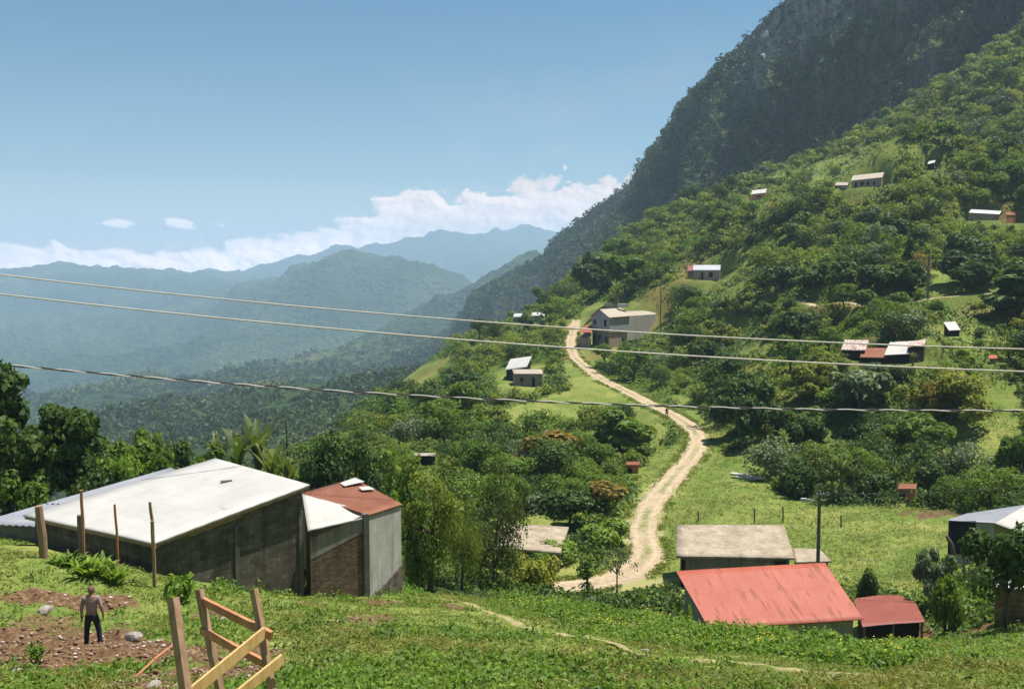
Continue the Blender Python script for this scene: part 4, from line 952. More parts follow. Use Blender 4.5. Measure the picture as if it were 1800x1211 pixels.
def blob_leaves(lobes, n, size, rs, up=0.35, shell=(0.72, 1.04), inner=0.22, aspect=0.6, flat=0.0):
    L = np.array(lobes, float); area = L[:, 3] * L[:, 4] + L[:, 4] * L[:, 5] + L[:, 3] * L[:, 5]
    k = rs.choice(len(L), n, p=area / area.sum()); d = unit(rs.normal(size=(n, 3)) + np.array([0, 0, up]))
    r = rs.uniform(shell[0], shell[1], n); ins = rs.random(n) < inner; r[ins] = rs.uniform(0.3, 0.75, ins.sum())
    wob = 1 + 0.22 * np.sin(d[:, 0] * 5 + k * 2.1) * np.sin(d[:, 1] * 6 + k) * np.cos(d[:, 2] * 4 + k * 0.7)
    P = L[k, :3] + d * L[k, 3:6] * (r * wob)[:, None]
    Nn = unit(d * (1 - flat) + rs.normal(size=(n, 3)) * 0.55 + np.array([0, 0, 0.35 + flat * 2]))
    lobe_t = rs.uniform(0.25, 0.75, len(L))[k]
    tint = np.clip(lobe_t * 0.5 + rs.uniform(0, 1, n) * 0.55, 0, 1)
    return cards(P, Nn, size * rs.uniform(0.65, 1.35, n), aspect, rs), tint

def tree_lobes(kind, h, rs):
    L = []
    if kind == 'round':
        R0 = h * 0.36
        for _ in range(13):
            d = unit(rs.normal(size=3)); d[2] = abs(d[2]) * 0.9 - 0.25; q = R0 * rs.uniform(0.5, 0.85)
            L.append((d[0] * q, d[1] * q, h * 0.60 + d[2] * q * 0.95, *(R0 * rs.uniform(0.34, 0.55) * np.array([1, 1, 0.85]))))
        L.append((0, 0, h * 0.6, R0 * 0.6, R0 * 0.6, R0 * 0.6))
    elif kind == 'broad':
        for _ in range(15):
            a = rs.uniform(0, 6.28); q = h * 0.36 * math.sqrt(rs.uniform(0, 1)); z = h * rs.uniform(0.42, 0.88) - q * 0.35
            L.append((q * math.cos(a), q * math.sin(a), z, *(h * rs.uniform(0.10, 0.17) * np.array([1.1, 1.1, 0.8]))))
    elif kind == 'flat':
        for _ in range(20):
            a = rs.uniform(0, 6.28); q = h * 0.62 * math.sqrt(rs.uniform(0.02, 1)); z = h * (0.86 - 0.30 * (q / (h * 0.62)) ** 2) + rs.uniform(-0.03, 0.03) * h
            L.append((q * math.cos(a), q * math.sin(a), z, *(h * rs.uniform(0.12, 0.18) * np.array([1.1, 1.1, 0.55]))))
    elif kind == 'tall':
        for i in range(13):
            z = h * (0.25 + 0.72 * i / 12); q = h * 0.10 * rs.uniform(0.2, 1.0) * (1.2 - i / 14); a = rs.uniform(0, 6.28)
            L.append((q * math.cos(a), q * math.sin(a), z, *(h * rs.uniform(0.08, 0.13) * (1.15 - i / 26) * np.array([1, 1, 0.95]))))
    elif kind == 'airy':
        for i in range(18):
            z = h * (0.22 + 0.74 * rs.uniform(0, 1)); q = h * 0.20 * rs.uniform(0.2, 1.0) * (1.25 - z / h * 0.75); a = rs.uniform(0, 6.28)
            L.append((q * math.cos(a), q * math.sin(a), z, *(h * rs.uniform(0.05, 0.10) * np.array([1.2, 1.2, 0.8]))))
    elif kind == 'oval':
        for _ in range(26):
            d = unit(rs.normal(size=3)); q = rs.uniform(0.45, 1.0); w = 0.24 * (1.12 - 0.45 * (d[2] > 0) * abs(d[2]))
            L.append((d[0] * q * w * h, d[1] * q * w * h, h * 0.57 + d[2] * q * 0.36 * h, *(h * rs.uniform(0.07, 0.12) * np.array([1.1, 1.1, 0.85]))))
    elif kind == 'dome':
        for _ in range(17):
            a = rs.uniform(0, 6.28); q = h * 0.44 * math.sqrt(rs.uniform(0, 1)); zt = h * (0.82 - 0.40 * (q / (h * 0.44)) ** 2); z = rs.uniform(0.26 * h, zt)
            L.append((q * math.cos(a), q * math.sin(a), z, *(h * rs.uniform(0.13, 0.2) * np.array([1.05, 1.05, 0.9]))))
    else:   # bush
        R0 = h * 0.62
        for _ in range(10):
            a = rs.uniform(0, 6.28); q = R0 * math.sqrt(rs.uniform(0, 1)) * 0.8
            L.append((q * math.cos(a), q * math.sin(a), h * rs.uniform(0.25, 0.68) - q * 0.12, *(h * rs.uniform(0.2, 0.34) * np.array([1.05, 1.05, 0.9]))))
    return L
def trunk_mesh(name, h, lobes, rs, bark, r0=None, fork=0.32):
    m = MB(); r0 = r0 or h * 0.026; top = Vector((rs.uniform(-.04, .04) * h, rs.uniform(-.04, .04) * h, h * fork))
    m.tube([(0, 0, -0.5), (0, 0, 0.1), top * 0.5 + Vector((rs.uniform(-.02, .02) * h, 0, 0)), top], [r0 * 1.5, r0 * 1.15, r0 * 0.95, r0 * 0.85], 7)
    for L in sorted(lobes, key=lambda q: -q[3])[:8]:
        c = Vector(L[:3]); mid = top.lerp(c, 0.5) + Vector((rs.uniform(-.03, .03) * h, rs.uniform(-.03, .03) * h, -0.02 * h))
        m.tube([top - Vector((0, 0, .03 * h)), mid, c], [r0 * 0.62, r0 * 0.4, r0 * 0.14], 5)
    me = bpy.data.meshes.new(name); me.from_pydata([Vector(p) for p in m.v], [], m.f); me.materials.append(M[bark]); me.polygons.foreach_set('use_smooth', [True] * len(m.f)); return me

PROTO = {}
def proto(kind, mat, seed, n, size, bark='bark', fork=0.32, inner=0.22, aspect=0.6, flat=0.0):
    key = (kind, mat, seed, n)
    if key not in PROTO:
        rs = np.random.default_rng(seed * 31 + len(kind)); L = tree_lobes(kind, 1.0, rs)
        V, t = blob_leaves(L, n, size, rs, inner=inner, aspect=aspect, flat=flat)
        PROTO[key] = (leaf_mesh('crown', V, M[mat], t), trunk_mesh('trunk', 1.0, L, rs, bark, None, fork) if kind != 'bush' else bush_stems(rs, L))
    return PROTO[key]
def bush_stems(rs, L):
    m = MB()
    for q in L[:6]: m.tube([(q[0] * .15, q[1] * .15, -0.15), (q[0] * .5, q[1] * .5, q[2] * .5), q[:3]], [0.03, 0.022, 0.01], 5)
    me = bpy.data.meshes.new('stem'); me.from_pydata([Vector(p) for p in m.v], [], m.f); me.materials.append(M['bark']); return me

def plant(name, crown, trunk, loc, h, rz, label, cat, group=None, sx=1.0, part='crown', tpart='trunk'):
    """a tree or bush: an empty at its foot, its crown and its trunk"""
    o = bpy.data.objects.new(name, None); COL.objects.link(o); o.location = loc; o.rotation_euler = (0, 0, rz); o.empty_display_size = 0.2
    tag(o, label, cat, group)
    for nm, me in ((part, crown), (tpart, trunk)):
        c = bpy.data.objects.new(nm, me); COL.objects.link(c); c.parent = o; c.scale = (h * sx, h * sx, h)
    return o

HOUSES = []; HOUSEPX = []
bpy.context.view_layer.update()
for o in list(COL.objects):
    if o.type == 'EMPTY' and o.get('category') in ('house', 'hut', 'shed', 'shelter', 'building', 'platform', 'slabs', 'frame'):
        bb = [c.matrix_world @ Vector(b) for c in o.children for b in c.bound_box]
        HOUSES.append((min(b.x for b in bb), max(b.x for b in bb), min(b.y for b in bb), max(b.y for b in bb), max(b.z for b in bb)))
        rf = [c for c in o.children if 'roof' in c.name] or list(o.children)
        pp = [pix(c.matrix_world @ Vector(b)) for c in rf for b in c.bound_box]; k_ = 0.6 if o.location.y > 120 else 0.9
        HOUSEPX.append((min(p[0] for p in pp), max(p[0] for p in pp), min(p[1] for p in pp), max(p[1] for p in pp) + 0.8 * PX / o.location.y, min(b.y for b in bb)))
def house_hidden(u0, u1, v0, v1, y):
    return any(y < hy and u0 < b and u1 > a and v0 < d and v1 > c for a, b, c, d, hy in HOUSEPX)
def clear_of(x, y, h=6.0, rad=1.5, sight=True):
    ok = np.ones(len(x), bool)
    for (x0, x1, y0, y1, zt) in HOUSES:
        ok &= ~((x > x0 - rad) & (x < x1 + rad) & (y > y0 - rad) & (y < y1 + rad))
        if sight:   # keep the near side of a house open
            ok &= ~((x > x0 * y / y0 - rad * .4) & (x < x1 * y / y1 + rad * .4) & (y > y0 - 3.0) & (y < y0))
    d, _ = dist_line(x, y, road_c); ok &= d > 2.6 + rad * 0.7
    # nothing tall just in front of the road as seen from the slope
    d2, _ = dist_line(x, y, uproad_c); ok &= d2 > 2.0 + rad * 0.5
    return ok
def cast(u, v, lo=46, hi=620, n=240):
    """many sight lines at once -> ground points"""
    d = np.array([tuple(ray(a, b)) for a, b in zip(u, v)]); Y = np.exp(np.linspace(math.log(lo), math.log(hi), n))
    X = d[:, :1] * Y; Z = d[:, 2:3] * Y; H = Z - ground_tps(X, np.broadcast_to(Y, X.shape))
    hit = H < 0; k = hit.argmax(1); ok = hit.any(1) & (k > 0); i = np.arange(len(u)); k1 = np.maximum(k, 1)
    f = H[i, k1 - 1] / (H[i, k1 - 1] - H[i, k1] + 1e-9); y = Y[k1 - 1] + (Y[k1] - Y[k1 - 1]) * f
    return d[:, 0] * y, y, ok
# ---------------------------------------------------------------- named plants, from the photo
def put(u, vb, vt, wpx, kind, mat, seed, label, cat='tree', name='tree', n=2600, Y=None, bark='bark', fork=0.32, inner=0.22, aspect=0.6, size=None, flat=0.0):
    c = on_ground(u, vb) if Y is None else None
    if c is None:
        c = at(u, vb, Y); c.z = g1(c.x, c.y)
        hgt = at(u, vt, Y).z - c.z
    else: hgt = at(u, vt, c.y).z - c.z
    w0 = {'round': 0.98, 'broad': 0.92, 'flat': 1.5, 'tall': 0.38, 'airy': 0.52, 'bush': 1.5, 'oval': 0.62, 'dome': 1.15}[kind]
    wm = wpx / PX * c.y; sx = wm / (w0 * hgt)
    px = PX / c.y * hgt
    size = size or float(np.clip(7.5 / px * 1.6, 0.018, 0.11))
    cr, tr = proto(kind, mat, seed, n, size, bark, fork, inner, aspect, flat)
    HOLD.append((c.x, c.y, wm * 0.5))
    return plant(name, cr, tr, c, hgt, seed * 1.7, label, cat, None, sx, 'foliage' if kind == 'bush' else 'crown', 'stem' if kind == 'bush' else 'trunk')
HOLD = []
put(12, 900, 602, 150, 'oval', 'leaf_dark', 3, 'tallest dark leafy tree at the left edge beside the grey shed roof', Y=56, n=5200, size=0.05)
put(-70, 900, 640, 200, 'round', 'leaf_dark', 4, 'dark leafy tree half cut off by the left picture edge', Y=60, n=4200)
put(124, 905, 672, 118, 'oval', 'leaf_dark', 5, 'bushy dark tree with pointed top right of the tallest left tree', Y=58, n=6500, size=0.05)
put(75, 905, 700, 130, 'dome', 'leaf_dark', 67, 'dense dark tree between the tallest and the pointed left trees', Y=60, n=6000, size=0.05)
put(168, 905, 742, 80, 'dome', 'leaf_dark', 68, 'dark tree at the right foot of the pointed tree', Y=59, n=4200, size=0.05)
put(55, 900, 730, 150, 'round', 'leaf_dark', 6, 'low dark tree filling the gap between the two left trees', Y=62, n=4200)
put(160, 880, 780, 120, 'bush', 'leaf_dark', 7, 'dark shrub under the pointed tree behind the grey shed roof', 'shrub', 'shrub', Y=57, n=3000)
put(30, 890, 800, 140, 'bush', 'leaf', 8, 'drooping shrub behind the left end of the grey roof', 'shrub', 'shrub', Y=56, n=3000)
put(235, 870, 745, 110, 'dome', 'leaf', 9, 'mid green tree behind the grey roof, left of the leaning reed', Y=64, n=4200)
put(215, 850, 775, 110, 'bush', 'weed', 10, 'bright leafy shrub just behind the grey shed roof edge', 'shrub', 'shrub', Y=58, n=3000)
put(300, 860, 765, 100, 'bush', 'leaf', 11, 'rounded shrub behind the upper edge of the white roof', 'shrub', 'shrub', Y=60, n=3000)
put(360, 850, 775, 80, 'bush', 'weed', 12, 'light green shrub at the foot of the banana clump', 'shrub', 'shrub', Y=62, n=2600)
put(270, 880, 730, 100, 'dome', 'leaf', 64, 'rounded tree just left of the leaning reed', Y=70, n=4200)
put(330, 880, 757, 100, 'dome', 'leaf_dark', 65, 'dark tree between the leaning reed and banana clump', Y=72, n=4200)
put(200, 870, 752, 100, 'dome', 'leaf', 66, 'leafy tree right of the pointed dark tree', Y=66, n=4200)
put(605, 890, 716, 175, 'dome', 'leaf_dark', 13, 'large dark rounded tree behind the rusty brown roof', Y=78, n=5200, size=0.045)
put(545, 880, 770, 90, 'dome', 'leaf_dark', 14, 'smaller dark tree between bananas and the large rounded tree', Y=76, n=3600)
put(690, 900, 735, 130, 'dome', 'leaf', 15, 'bright green tree right of the large dark rounded tree', Y=86, n=4200)
put(757, 1018, 792, 118, 'oval', 'leaf_olive', 16, 'tall feathery olive tree standing beside the cement building', n=5200, fork=0.45, size=0.026, inner=0.35, Y=58)
put(868, 965, 790, 150, 'dome', 'leaf_mid', 17, 'full dark olive tree on a forked trunk left of the concrete platform', n=6500, fork=0.2, size=0.026, Y=72)
put(812, 985, 815, 100, 'dome', 'leaf_olive', 97, 'olive tree between the feathery tree and the full dark olive tree', n=5200, size=0.028, Y=66)
put(735, 1010, 905, 60, 'bush', 'leaf_dark', 18, 'dark shrub at the foot of the feathery olive tree', 'shrub', 'shrub', Y=57)
put(928, 1044, 956, 126, 'bush', 'leaf_yellow', 19, 'round yellow green bush standing on the pale dirt', 'bush', 'bush', n=4200, size=0.075, Y=75)
put(1085, 1048, 955, 84, 'flat', 'leaf_grey', 20, 'small thin leaved tree standing on the road edge near the red roof', n=900, fork=0.5, size=0.05, inner=0.5, Y=75)
put(1030, 1046, 975, 46, 'airy', 'leaf', 21, 'slender sapling between the yellow green bush and thin leaved tree', n=700, fork=0.5, size=0.06, Y=75)
put(1062, 900, 838, 95, 'round', 'leaf_rust', 22, 'orange tinged tree beside the road shadow', n=3200)
put(1000, 930, 855, 90, 'broad', 'leaf_dark', 23, 'bluish green tree left of the orange tinged tree', n=3200)
put(955, 850, 745, 120, 'broad', 'leaf_rust', 24, 'reddish topped tree in the dense thicket left of the road', n=3200)
put(1090, 800, 715, 120, 'broad', 'leaf', 25, 'broad green tree on the field left of the road', n=3200)
put(1060, 960, 905, 110, 'bush', 'weed', 26, 'tall weedy shrub in the corner where the road turns', 'shrub', 'shrub', n=3000)
put(985, 985, 945, 90, 'bush', 'weed', 27, 'bright leafy shrub right of the concrete platform', 'shrub', 'shrub', n=2600)
put(1668, 752, 638, 150, 'dome', 'leaf_yellow', 28, 'big umbrella shaped yellow tree on the right slope', n=5600, size=0.055)
put(1632, 752, 665, 70, 'flat', 'leaf_rust', 29, 'orange flushed crown against the big umbrella shaped tree', n=2200)
put(1436, 690, 620, 90, 'dome', 'leaf_yellow', 30, 'small yellow topped tree below the rust striped house', n=2600)
put(1420, 712, 668, 52, 'round', 'leaf_yellow', 31, 'smallest yellow shrub tree below the rust striped house', n=2000)
put(1512, 730, 640, 110, 'broad', 'leaf_grey', 32, 'greyish tree between the two yellow trees', n=3600)
put(1612, 806, 722, 124, 'flat', 'leaf', 33, 'flat topped light green tree with thin forked trunk', n=2600, fork=0.5)
put(1400, 872, 795, 96, 'bush', 'leaf_dark', 34, 'large dark bush at the meadow edge left of the bananas', 'bush', 'bush', n=3600)
put(1532, 882, 822, 80, 'bush', 'leaf_dark', 35, 'dark bush between the banana plants and rusty hut', 'bush', 'bush', n=2600)
put(1632, 884, 800, 66, 'round', 'leaf_dark', 36, 'dark tree just right of the rusty hut', n=2600)
put(1715, 872, 820, 106, 'bush', 'leaf_dark', 37, 'wide dark bush behind the grey metal shed roof', 'bush', 'bush', n=3600)
put(1774, 868, 838, 30, 'bush', 'leaf_yellow', 38, 'little yellow green bush beside the wide dark bush', 'bush', 'bush', n=1400)
put(1790, 850, 740, 80, 'broad', 'leaf', 39, 'loose green tree at the right picture edge over the meadow', n=2600)
put(1528, 1036, 992, 44, 'bush', 'leaf_dark', 40, 'dark pointed shrub behind the dark red lean-to roof', 'bush', 'bush', n=2200, Y=70)
put(1640, 1025, 948, 66, 'broad', 'leaf_grey', 41, 'thin leaved small tree beside the dead trunk', n=2200, Y=66)
put(1667, 1066, 1000, 66, 'bush', 'leaf', 42, 'round leafy bush in front of the picket gate', 'bush', 'bush', n=3000, size=0.11, Y=56)
put(1766, 1085, 880, 158, 'broad', 'leaf_dark', 43, 'large leaved dark tree over the brick hut at right', n=4200, Y=46, size=0.055)
put(1690, 506, 432, 110, 'dome', 'leaf_dark', 44, 'dark dense tree right of the roadside pole', n=2600)
put(1780, 560, 470, 90, 'tall', 'leaf_dark', 45, 'dark tall tree at the end of the upper road', n=2600)
put(1555, 508, 448, 110, 'dome', 'leaf_dark', 46, 'dark spreading tree above the upper road, left of the pole', n=2600)
put(1520, 540, 505, 44, 'round', 'leaf', 47, 'light rounded tree growing just below the upper road', n=1800)
put(1578, 545, 508, 44, 'round', 'leaf', 48, 'second light rounded tree below the upper road, nearer the pole', n=1800)
put(1340, 575, 525, 44, 'round', 'leaf_dark', 49, 'small dark rounded tree on the open slope', n=1800)
put(1395, 600, 528, 76, 'dome', 'leaf_dark', 50, 'larger dark rounded tree right of the small dark one on the open slope', n=2600)
put(1055, 520, 425, 100, 'dome', 'leaf_dark', 51, 'dark rounded tree at the hill corner above the white house', n=2600)
put(1100, 520, 440, 80, 'broad', 'leaf', 52, 'tall leafy tree behind the roof of the white house', n=2600)
put(1085, 470, 415, 70, 'flat', 'leaf', 53, 'spreading tree on the ridge line above the white house', n=2200)
put(1478, 652, 626, 40, 'bush', 'leaf', 69, 'shrub in front of the rust striped roof', 'shrub', 'shrub', n=1400)
put(1535, 660, 632, 60, 'bush', 'leaf_grey', 70, 'grey green shrub in front of the rusted brown roof', 'shrub', 'shrub', n=1400)
put(1585, 668, 636, 50, 'bush', 'leaf_dark', 71, 'dark shrub in front of the white sheeted house', 'shrub', 'shrub', n=1400)
put(922, 582, 542, 34, 'dome', 'leaf_dark', 72, 'dark tree hiding the gap between the two pale ridge roofs', n=1400)
put(962, 584, 548, 30, 'dome', 'leaf', 73, 'green tree at the right end of the ridge house', n=1400)
for i, (u, vb, vt, w, lab) in enumerate(((1372, 512, 452, 74, 'dark tree at the left end of the shadowy row above the upper road'), (1432, 512, 450, 84, 'second dark tree of the shadowy row above the upper road'), (1492, 512, 444, 84, 'third dark tree of the shadowy row, left of the spreading one'), (1604, 510, 452, 64, 'dark tree of the shadowy row nearest the roadside pole'),
        (1730, 500, 420, 90, 'tall dark tree over the bend of the upper road'), (1800, 545, 450, 100, 'dark tree mass cut by the right picture edge'), (1290, 700, 620, 90, 'dark tree on the slope above the road bank'), (1240, 640, 580, 70, 'dark tree on the open slope below the white house'), (1420, 780, 715, 80, 'dark tree left of the meadow bank'), (1700, 455, 395, 80, 'dark tree above the roadside row at right'), (1570, 430, 370, 80, 'dark tree mid slope over the upper road'), (1400, 420, 360, 80, 'dark tree on the slope right of the shiny tin roof'))):
    put(u, vb, vt, w, 'dome', 'leaf_dark', 80 + i, lab, n=2400)
put(893, 1012, 968, 60, 'bush', 'weed', 95, 'leafy shrub at the near left corner of the concrete platform', 'shrub', 'shrub', n=2000)
put(960, 1010, 962, 60, 'bush', 'leaf', 96, 'leafy shrub at the near right corner of the concrete platform', 'shrub', 'shrub', n=2000)
put(1345, 320, 290, 44, 'flat', 'leaf_grey', 54, 'flat topped tree on the ridge against the dark cliff', n=1400)
put(1660, 265, 210, 60, 'flat', 'leaf', 55, 'pale spreading tree on the upper slope under the cliff shadow', n=1800)
put(1300, 760, 650, 100, 'dome', 'leaf_dark', 56, 'big dark tree standing over the bank right of the road', n=3200)
put(1345, 780, 655, 110, 'dome', 'leaf_dark', 57, 'dark leafy tree right of the one over the road bank', n=3200)
put(315, 1040, 995, 66, 'bush', 'weed', 58, 'broad leaved plant at the near corner of the block wall', 'plant', 'plant', n=260, size=0.22, Y=32.5, aspect=0.8)
put(65, 1168, 1125, 46, 'bush', 'weed', 61, 'bright leafy plant on the bare soil left of the man', 'plant', 'plant', n=240, size=0.2, aspect=0.8)
put(1205, 1085, 1045, 36, 'bush', 'weed', 62, 'broad leaved plant at the left corner of the pink red roof', 'plant', 'plant', n=260, size=0.2, Y=58, aspect=0.8)
put(1345, 995, 980, 22, 'bush', 'leaf_yellow', 63, 'small yellowish plant between the concrete and red roofs', 'plant', 'plant', n=160, size=0.2, Y=70)

# ---- banana plants
def banana_mesh(seed, nl=9, erect=0.0):
    rs = np.random.default_rng(seed); V, F, T = [], [], []
    for i in range(nl):
        a = i * 2.4 + rs.uniform(-.3, .3); ln = rs.uniform(0.5, 0.66); tilt = rs.uniform(0.25, 0.95) * (1 - erect); wd = rs.uniform(0.034, 0.046); seg = 13; prev = None
        p = np.array([0, 0, 0.42 + rs.uniform(-.04, .04)]); ang = math.pi / 2 - tilt * 0.6; b0 = len(V); tn = rs.uniform(0.2, 0.9)
        for k in range(seg):
            t = k / (seg - 1); w = wd * (math.sin(min(1, t * 1.25 + 0.02) * math.pi) ** 0.5 if t > 0.12 else 0.12)
            side = np.array([-math.sin(a), math.cos(a), 0]); rag = rs.uniform(0.72, 1.0)
            up = np.array([-math.sin(ang) * math.cos(a), -math.sin(ang) * math.sin(a), math.cos(ang)])
            for q in (-1, 0, 1): V.append(p + side * q * w * rag + (up * w * 0.28 if q else 0)); T.append(np.clip(tn + rs.uniform(-.15, .15), 0, 1))
            p = p + ln / seg * np.array([math.cos(ang) * math.cos(a), math.cos(ang) * math.sin(a), math.sin(ang)]); ang -= (0.09 + 0.16 * tilt) * (0.4 + t)
        for k in range(seg - 1):
            for q in (0, 1):
                i0 = b0 + k * 3 + q
                if rs.random() < 0.12 and k > 3: continue
                F.append((i0, i0 + 1, i0 + 4, i0 + 3))
    me = np_mesh('leaves', np.array(V), np.array(F), M['banana'], False, {'tint': np.array(T)})
    m = MB(); m.tube([(0, 0, -.1), (0, 0, .2), (0, 0, .46)], [0.055, 0.045, 0.022], 8); st = bpy.data.meshes.new('stem'); st.from_pydata([Vector(p) for p in m.v], [], m.f); st.materials.append(M['weed_stem']); return me, st
M['weed_stem'] = m_bark('banana stem', (0.07, 0.08, 0.03), (0.20, 0.20, 0.09))
BAN = [banana_mesh(s, 11 if s % 2 else 10, 0.72 if s in (1, 4, 2) else 0.35) for s in range(6)]
for i, (u, vb, vt, Y, lab) in enumerate(((420, 858, 728, 62, 'tallest banana plant of the clump behind the white roof'), (385, 862, 745, 63, 'banana plant leaning left at the edge of the clump'), (455, 868, 715, 64, 'banana plant with upright ragged leaves in the clump'),
        (480, 872, 745, 62, 'right banana plant of the clump behind the white roof'), (508, 868, 780, 61, 'low banana plant nearest the white roof corner'),
        (1478, 884, 780, None, 'tall banana plant at the edge of the meadow'), (1462, 884, 805, None, 'shorter banana plant left of the tall meadow banana'), (1500, 884, 810, None, 'shorter banana plant right of the tall meadow banana'), (1574, 872, 806, None, 'lone banana plant above the rusty hut'),
        (1085, 548, 480, None, 'banana plant on the bank behind the white house'), (1318, 742, 690, None, 'banana plant on the dark bank right of the road'), (1604, 650, 612, None, 'banana plant beside the torn roof shelter'), (1612, 716, 668, None, 'banana plant left of the umbrella shaped tree'))):
    if Y is None: c = on_ground(u, vb)
    else: c = at(u, vb, Y); c.z = g1(c.x, c.y)
    h = (at(u, vt, c.y).z - c.z) * (1.05 if i < 5 else 1.05)
    plant('banana_plant', *BAN[i % 6], c, h, i * 1.9, lab, 'banana plant', None, 1.0, 'leaves', 'stem')
    HOLD.append((c.x, c.y, 1.0))
def strap_mesh(seed, nl=34):
    rs = np.random.default_rng(seed); V, F, T = [], [], []
    for i in range(nl):
        a = rs.uniform(0, 6.28); ln = rs.uniform(0.6, 1.05); ang = rs.uniform(0.75, 1.5); p = np.array([rs.normal() * .14, rs.normal() * .14, 0.0]); b0 = len(V); tn = rs.uniform(0.15, 0.9); w0 = rs.uniform(0.05, 0.085)
        for k in range(7):
            t = k / 6; w = w0 * (math.sin(min(1, t * 0.85 + 0.15) * math.pi) ** 0.7); sd_ = np.array([-math.sin(a), math.cos(a), 0]); up = np.array([-math.sin(ang) * math.cos(a), -math.sin(ang) * math.sin(a), math.cos(ang)])
            for q in (-1, 0, 1): V.append(p + sd_ * q * w + (up * w * 0.35 if q else 0)); T.append(tn)
            p = p + ln / 7 * np.array([math.cos(ang) * math.cos(a), math.cos(ang) * math.sin(a), math.sin(ang)]); ang -= 0.26 * (0.4 + t)
        F += [(b0 + k * 3 + q, b0 + k * 3 + q + 1, b0 + k * 3 + q + 4, b0 + k * 3 + q + 3) for k in range(6) for q in (0, 1)]
    return np_mesh('leaves', np.array(V), np.array(F), M['weed'], False, {'tint': np.array(T)})
for i, (u, vb, Y, h, lab) in enumerate(((178, 1000, 33.6, 1.15, 'strap leaved clump right of the thick post against the left wall'), (205, 1006, 33.3, 0.95, 'strap leaved clump nearest the lone thin stake'), (128, 992, 33.8, 0.9, 'strap leaved clump beside the thick old post'), (104, 990, 34.0, 0.75, 'smallest strap leaved clump at the foot of the thick old post'), (152, 1002, 33.2, 1.0, 'strap leaved clump in the middle of the row along the left wall'))):
    c = at(u, vb, Y); c.z = g1(c.x, c.y); o = link('leafy_clump', strap_mesh(40 + i), None, c); o.scale = (h, h, h); tag(o, lab, 'plant')
a = at(330, 815, 60); b = at(255, 700, 60.5)
tag(MB().tube([a - Vector((0, 0, 3)), a.lerp(b, .5) + Vector((.25, 0, 0)), b], [0.05, 0.04, 0.018], 6).build('reed_stalk', M['banana'], None, True, a), 'tall bare yellow reed leaning left above the shrubs', 'reed')
a = at(505, 800, 63); b = at(497, 712, 63)
tag(MB().tube([a - Vector((0, 0, 1)), a.lerp(b, .5) + Vector((.1, 0, 0)), b], [0.05, 0.04, 0.02], 6).build('reed_stalk', M['banana'], None, True, a), 'dry upright stalk rising from the right banana leaves', 'reed')

# ---------------------------------------------------------------- trees and shrubs by the hundred
KINDS = [('dome', 'leaf_dark', 'dark domed tree'), ('dome', 'leaf', 'green domed tree'), ('broad', 'leaf', 'green spreading tree'), ('dome', 'leaf_olive', 'olive green domed tree'), ('round', 'leaf', 'green rounded tree'), ('dome', 'leaf_grey', 'greyish green domed tree'), ('dome', 'leaf_yellow', 'yellow green domed tree'), ('tall', 'leaf_dark', 'narrow dark tree'), ('dome', 'leaf_rust', 'reddish brown tinged tree'), ('round', 'leaf_dark', 'dark rounded tree')]
WGT = np.array([0.27, 0.20, 0.07, 0.13, 0.08, 0.06, 0.030, 0.010, 0.012, 0.138])
def region(x, y, u):
    d, _ = dist_line(np.array([x]), np.array([y]), road_c)
    if y > 330: return 'on the upper slope below the cliff', 'trees on the upper slope'
    if u < 1010 and y > 230: return 'on the left ridge beyond the road', 'trees on the left ridge'
    if u < 1200 and y < 230 and x < 22: return 'in the thicket left of the road', 'trees in the left thicket'
    return 'on the hillside right of the road', 'trees on the right hillside'
def scatter(nwant, lo_gap, seed, hrange, prefer, is_bush):
    rs = np.random.default_rng(seed); out = []
    u = rs.uniform(420, 1840, 9000); v = rs.uniform(0, 985, 9000)
    x, y, ok = cast(u, v, 52, 600)
    ok &= (y > 62) & (y < 560)
    for P in OPEN: ok &= ~inpoly(u, v, P)
    sp_ = np.zeros(len(u), bool)
    for P in SPARSE: sp_ |= inpoly(u, v, P)
    ok &= ~(sp_ & (rs.random(len(u)) < (0.45 if is_bush else 0.85)))
    hh = rs.uniform(hrange[0], hrange[1], len(u)) * np.clip(0.8 + y / 700, 0.8, 1.3) * np.where(sp_, 0.55, 1.0)
    ok &= clear_of(x, y, hh.mean(), 1.6)
    ui, vi = u[ok], v[ok]; xs, ys, hs = x[ok], y[ok], hh[ok]; taken = []
    for i in range(len(xs)):
        if len(out) >= nwant: break
        # keep the road itself in view: the crown must not cover it from the slope above
        g = lo_gap * hs[i]; r = hs[i] * 0.4
        if any((a - xs[i]) ** 2 + (b - ys[i]) ** 2 < (r + w * 0.75) ** 2 for a, b, w in HOLD): continue
        if any((a - xs[i]) ** 2 + ((b - ys[i]) * 0.75) ** 2 < g * g for a, b in taken): continue
        zc = g1(xs[i], ys[i]); tu, tv = uv_of(xs[i], ys[i], zc + hs[i] * 0.8)
        wpx = PX / ys[i] * hs[i] * 0.45
        if road_hidden(tu - wpx, tu + wpx, tv, vi[i], ys[i]) or house_hidden(tu - wpx, tu + wpx, tv - wpx * .3, vi[i], ys[i]): continue
        taken.append((xs[i], ys[i])); out.append((xs[i], ys[i], zc, hs[i], ui[i], vi[i]))
    return out
ROADPX = np.array([pix(p) + (p[1],) for p in road_c[::4]])
UPPX = np.array([pix(p) + (p[1],) for p in uproad_c[::3]])
def road_hidden(u0, u1, v0, v1, y):
    k = (ROADPX[:, 0] > u0 - 6) & (ROADPX[:, 0] < u1 + 6) & (ROADPX[:, 1] > v0) & (ROADPX[:, 1] < v1) & (ROADPX[:, 2] > y + 2)
    q = (UPPX[:, 0] > max(u0, 1600)) & (UPPX[:, 0] < min(u1, 1760)) & (UPPX[:, 1] > v0) & (UPPX[:, 1] < v1) & (UPPX[:, 2] > y + 2)
    return k.any() or q.any()
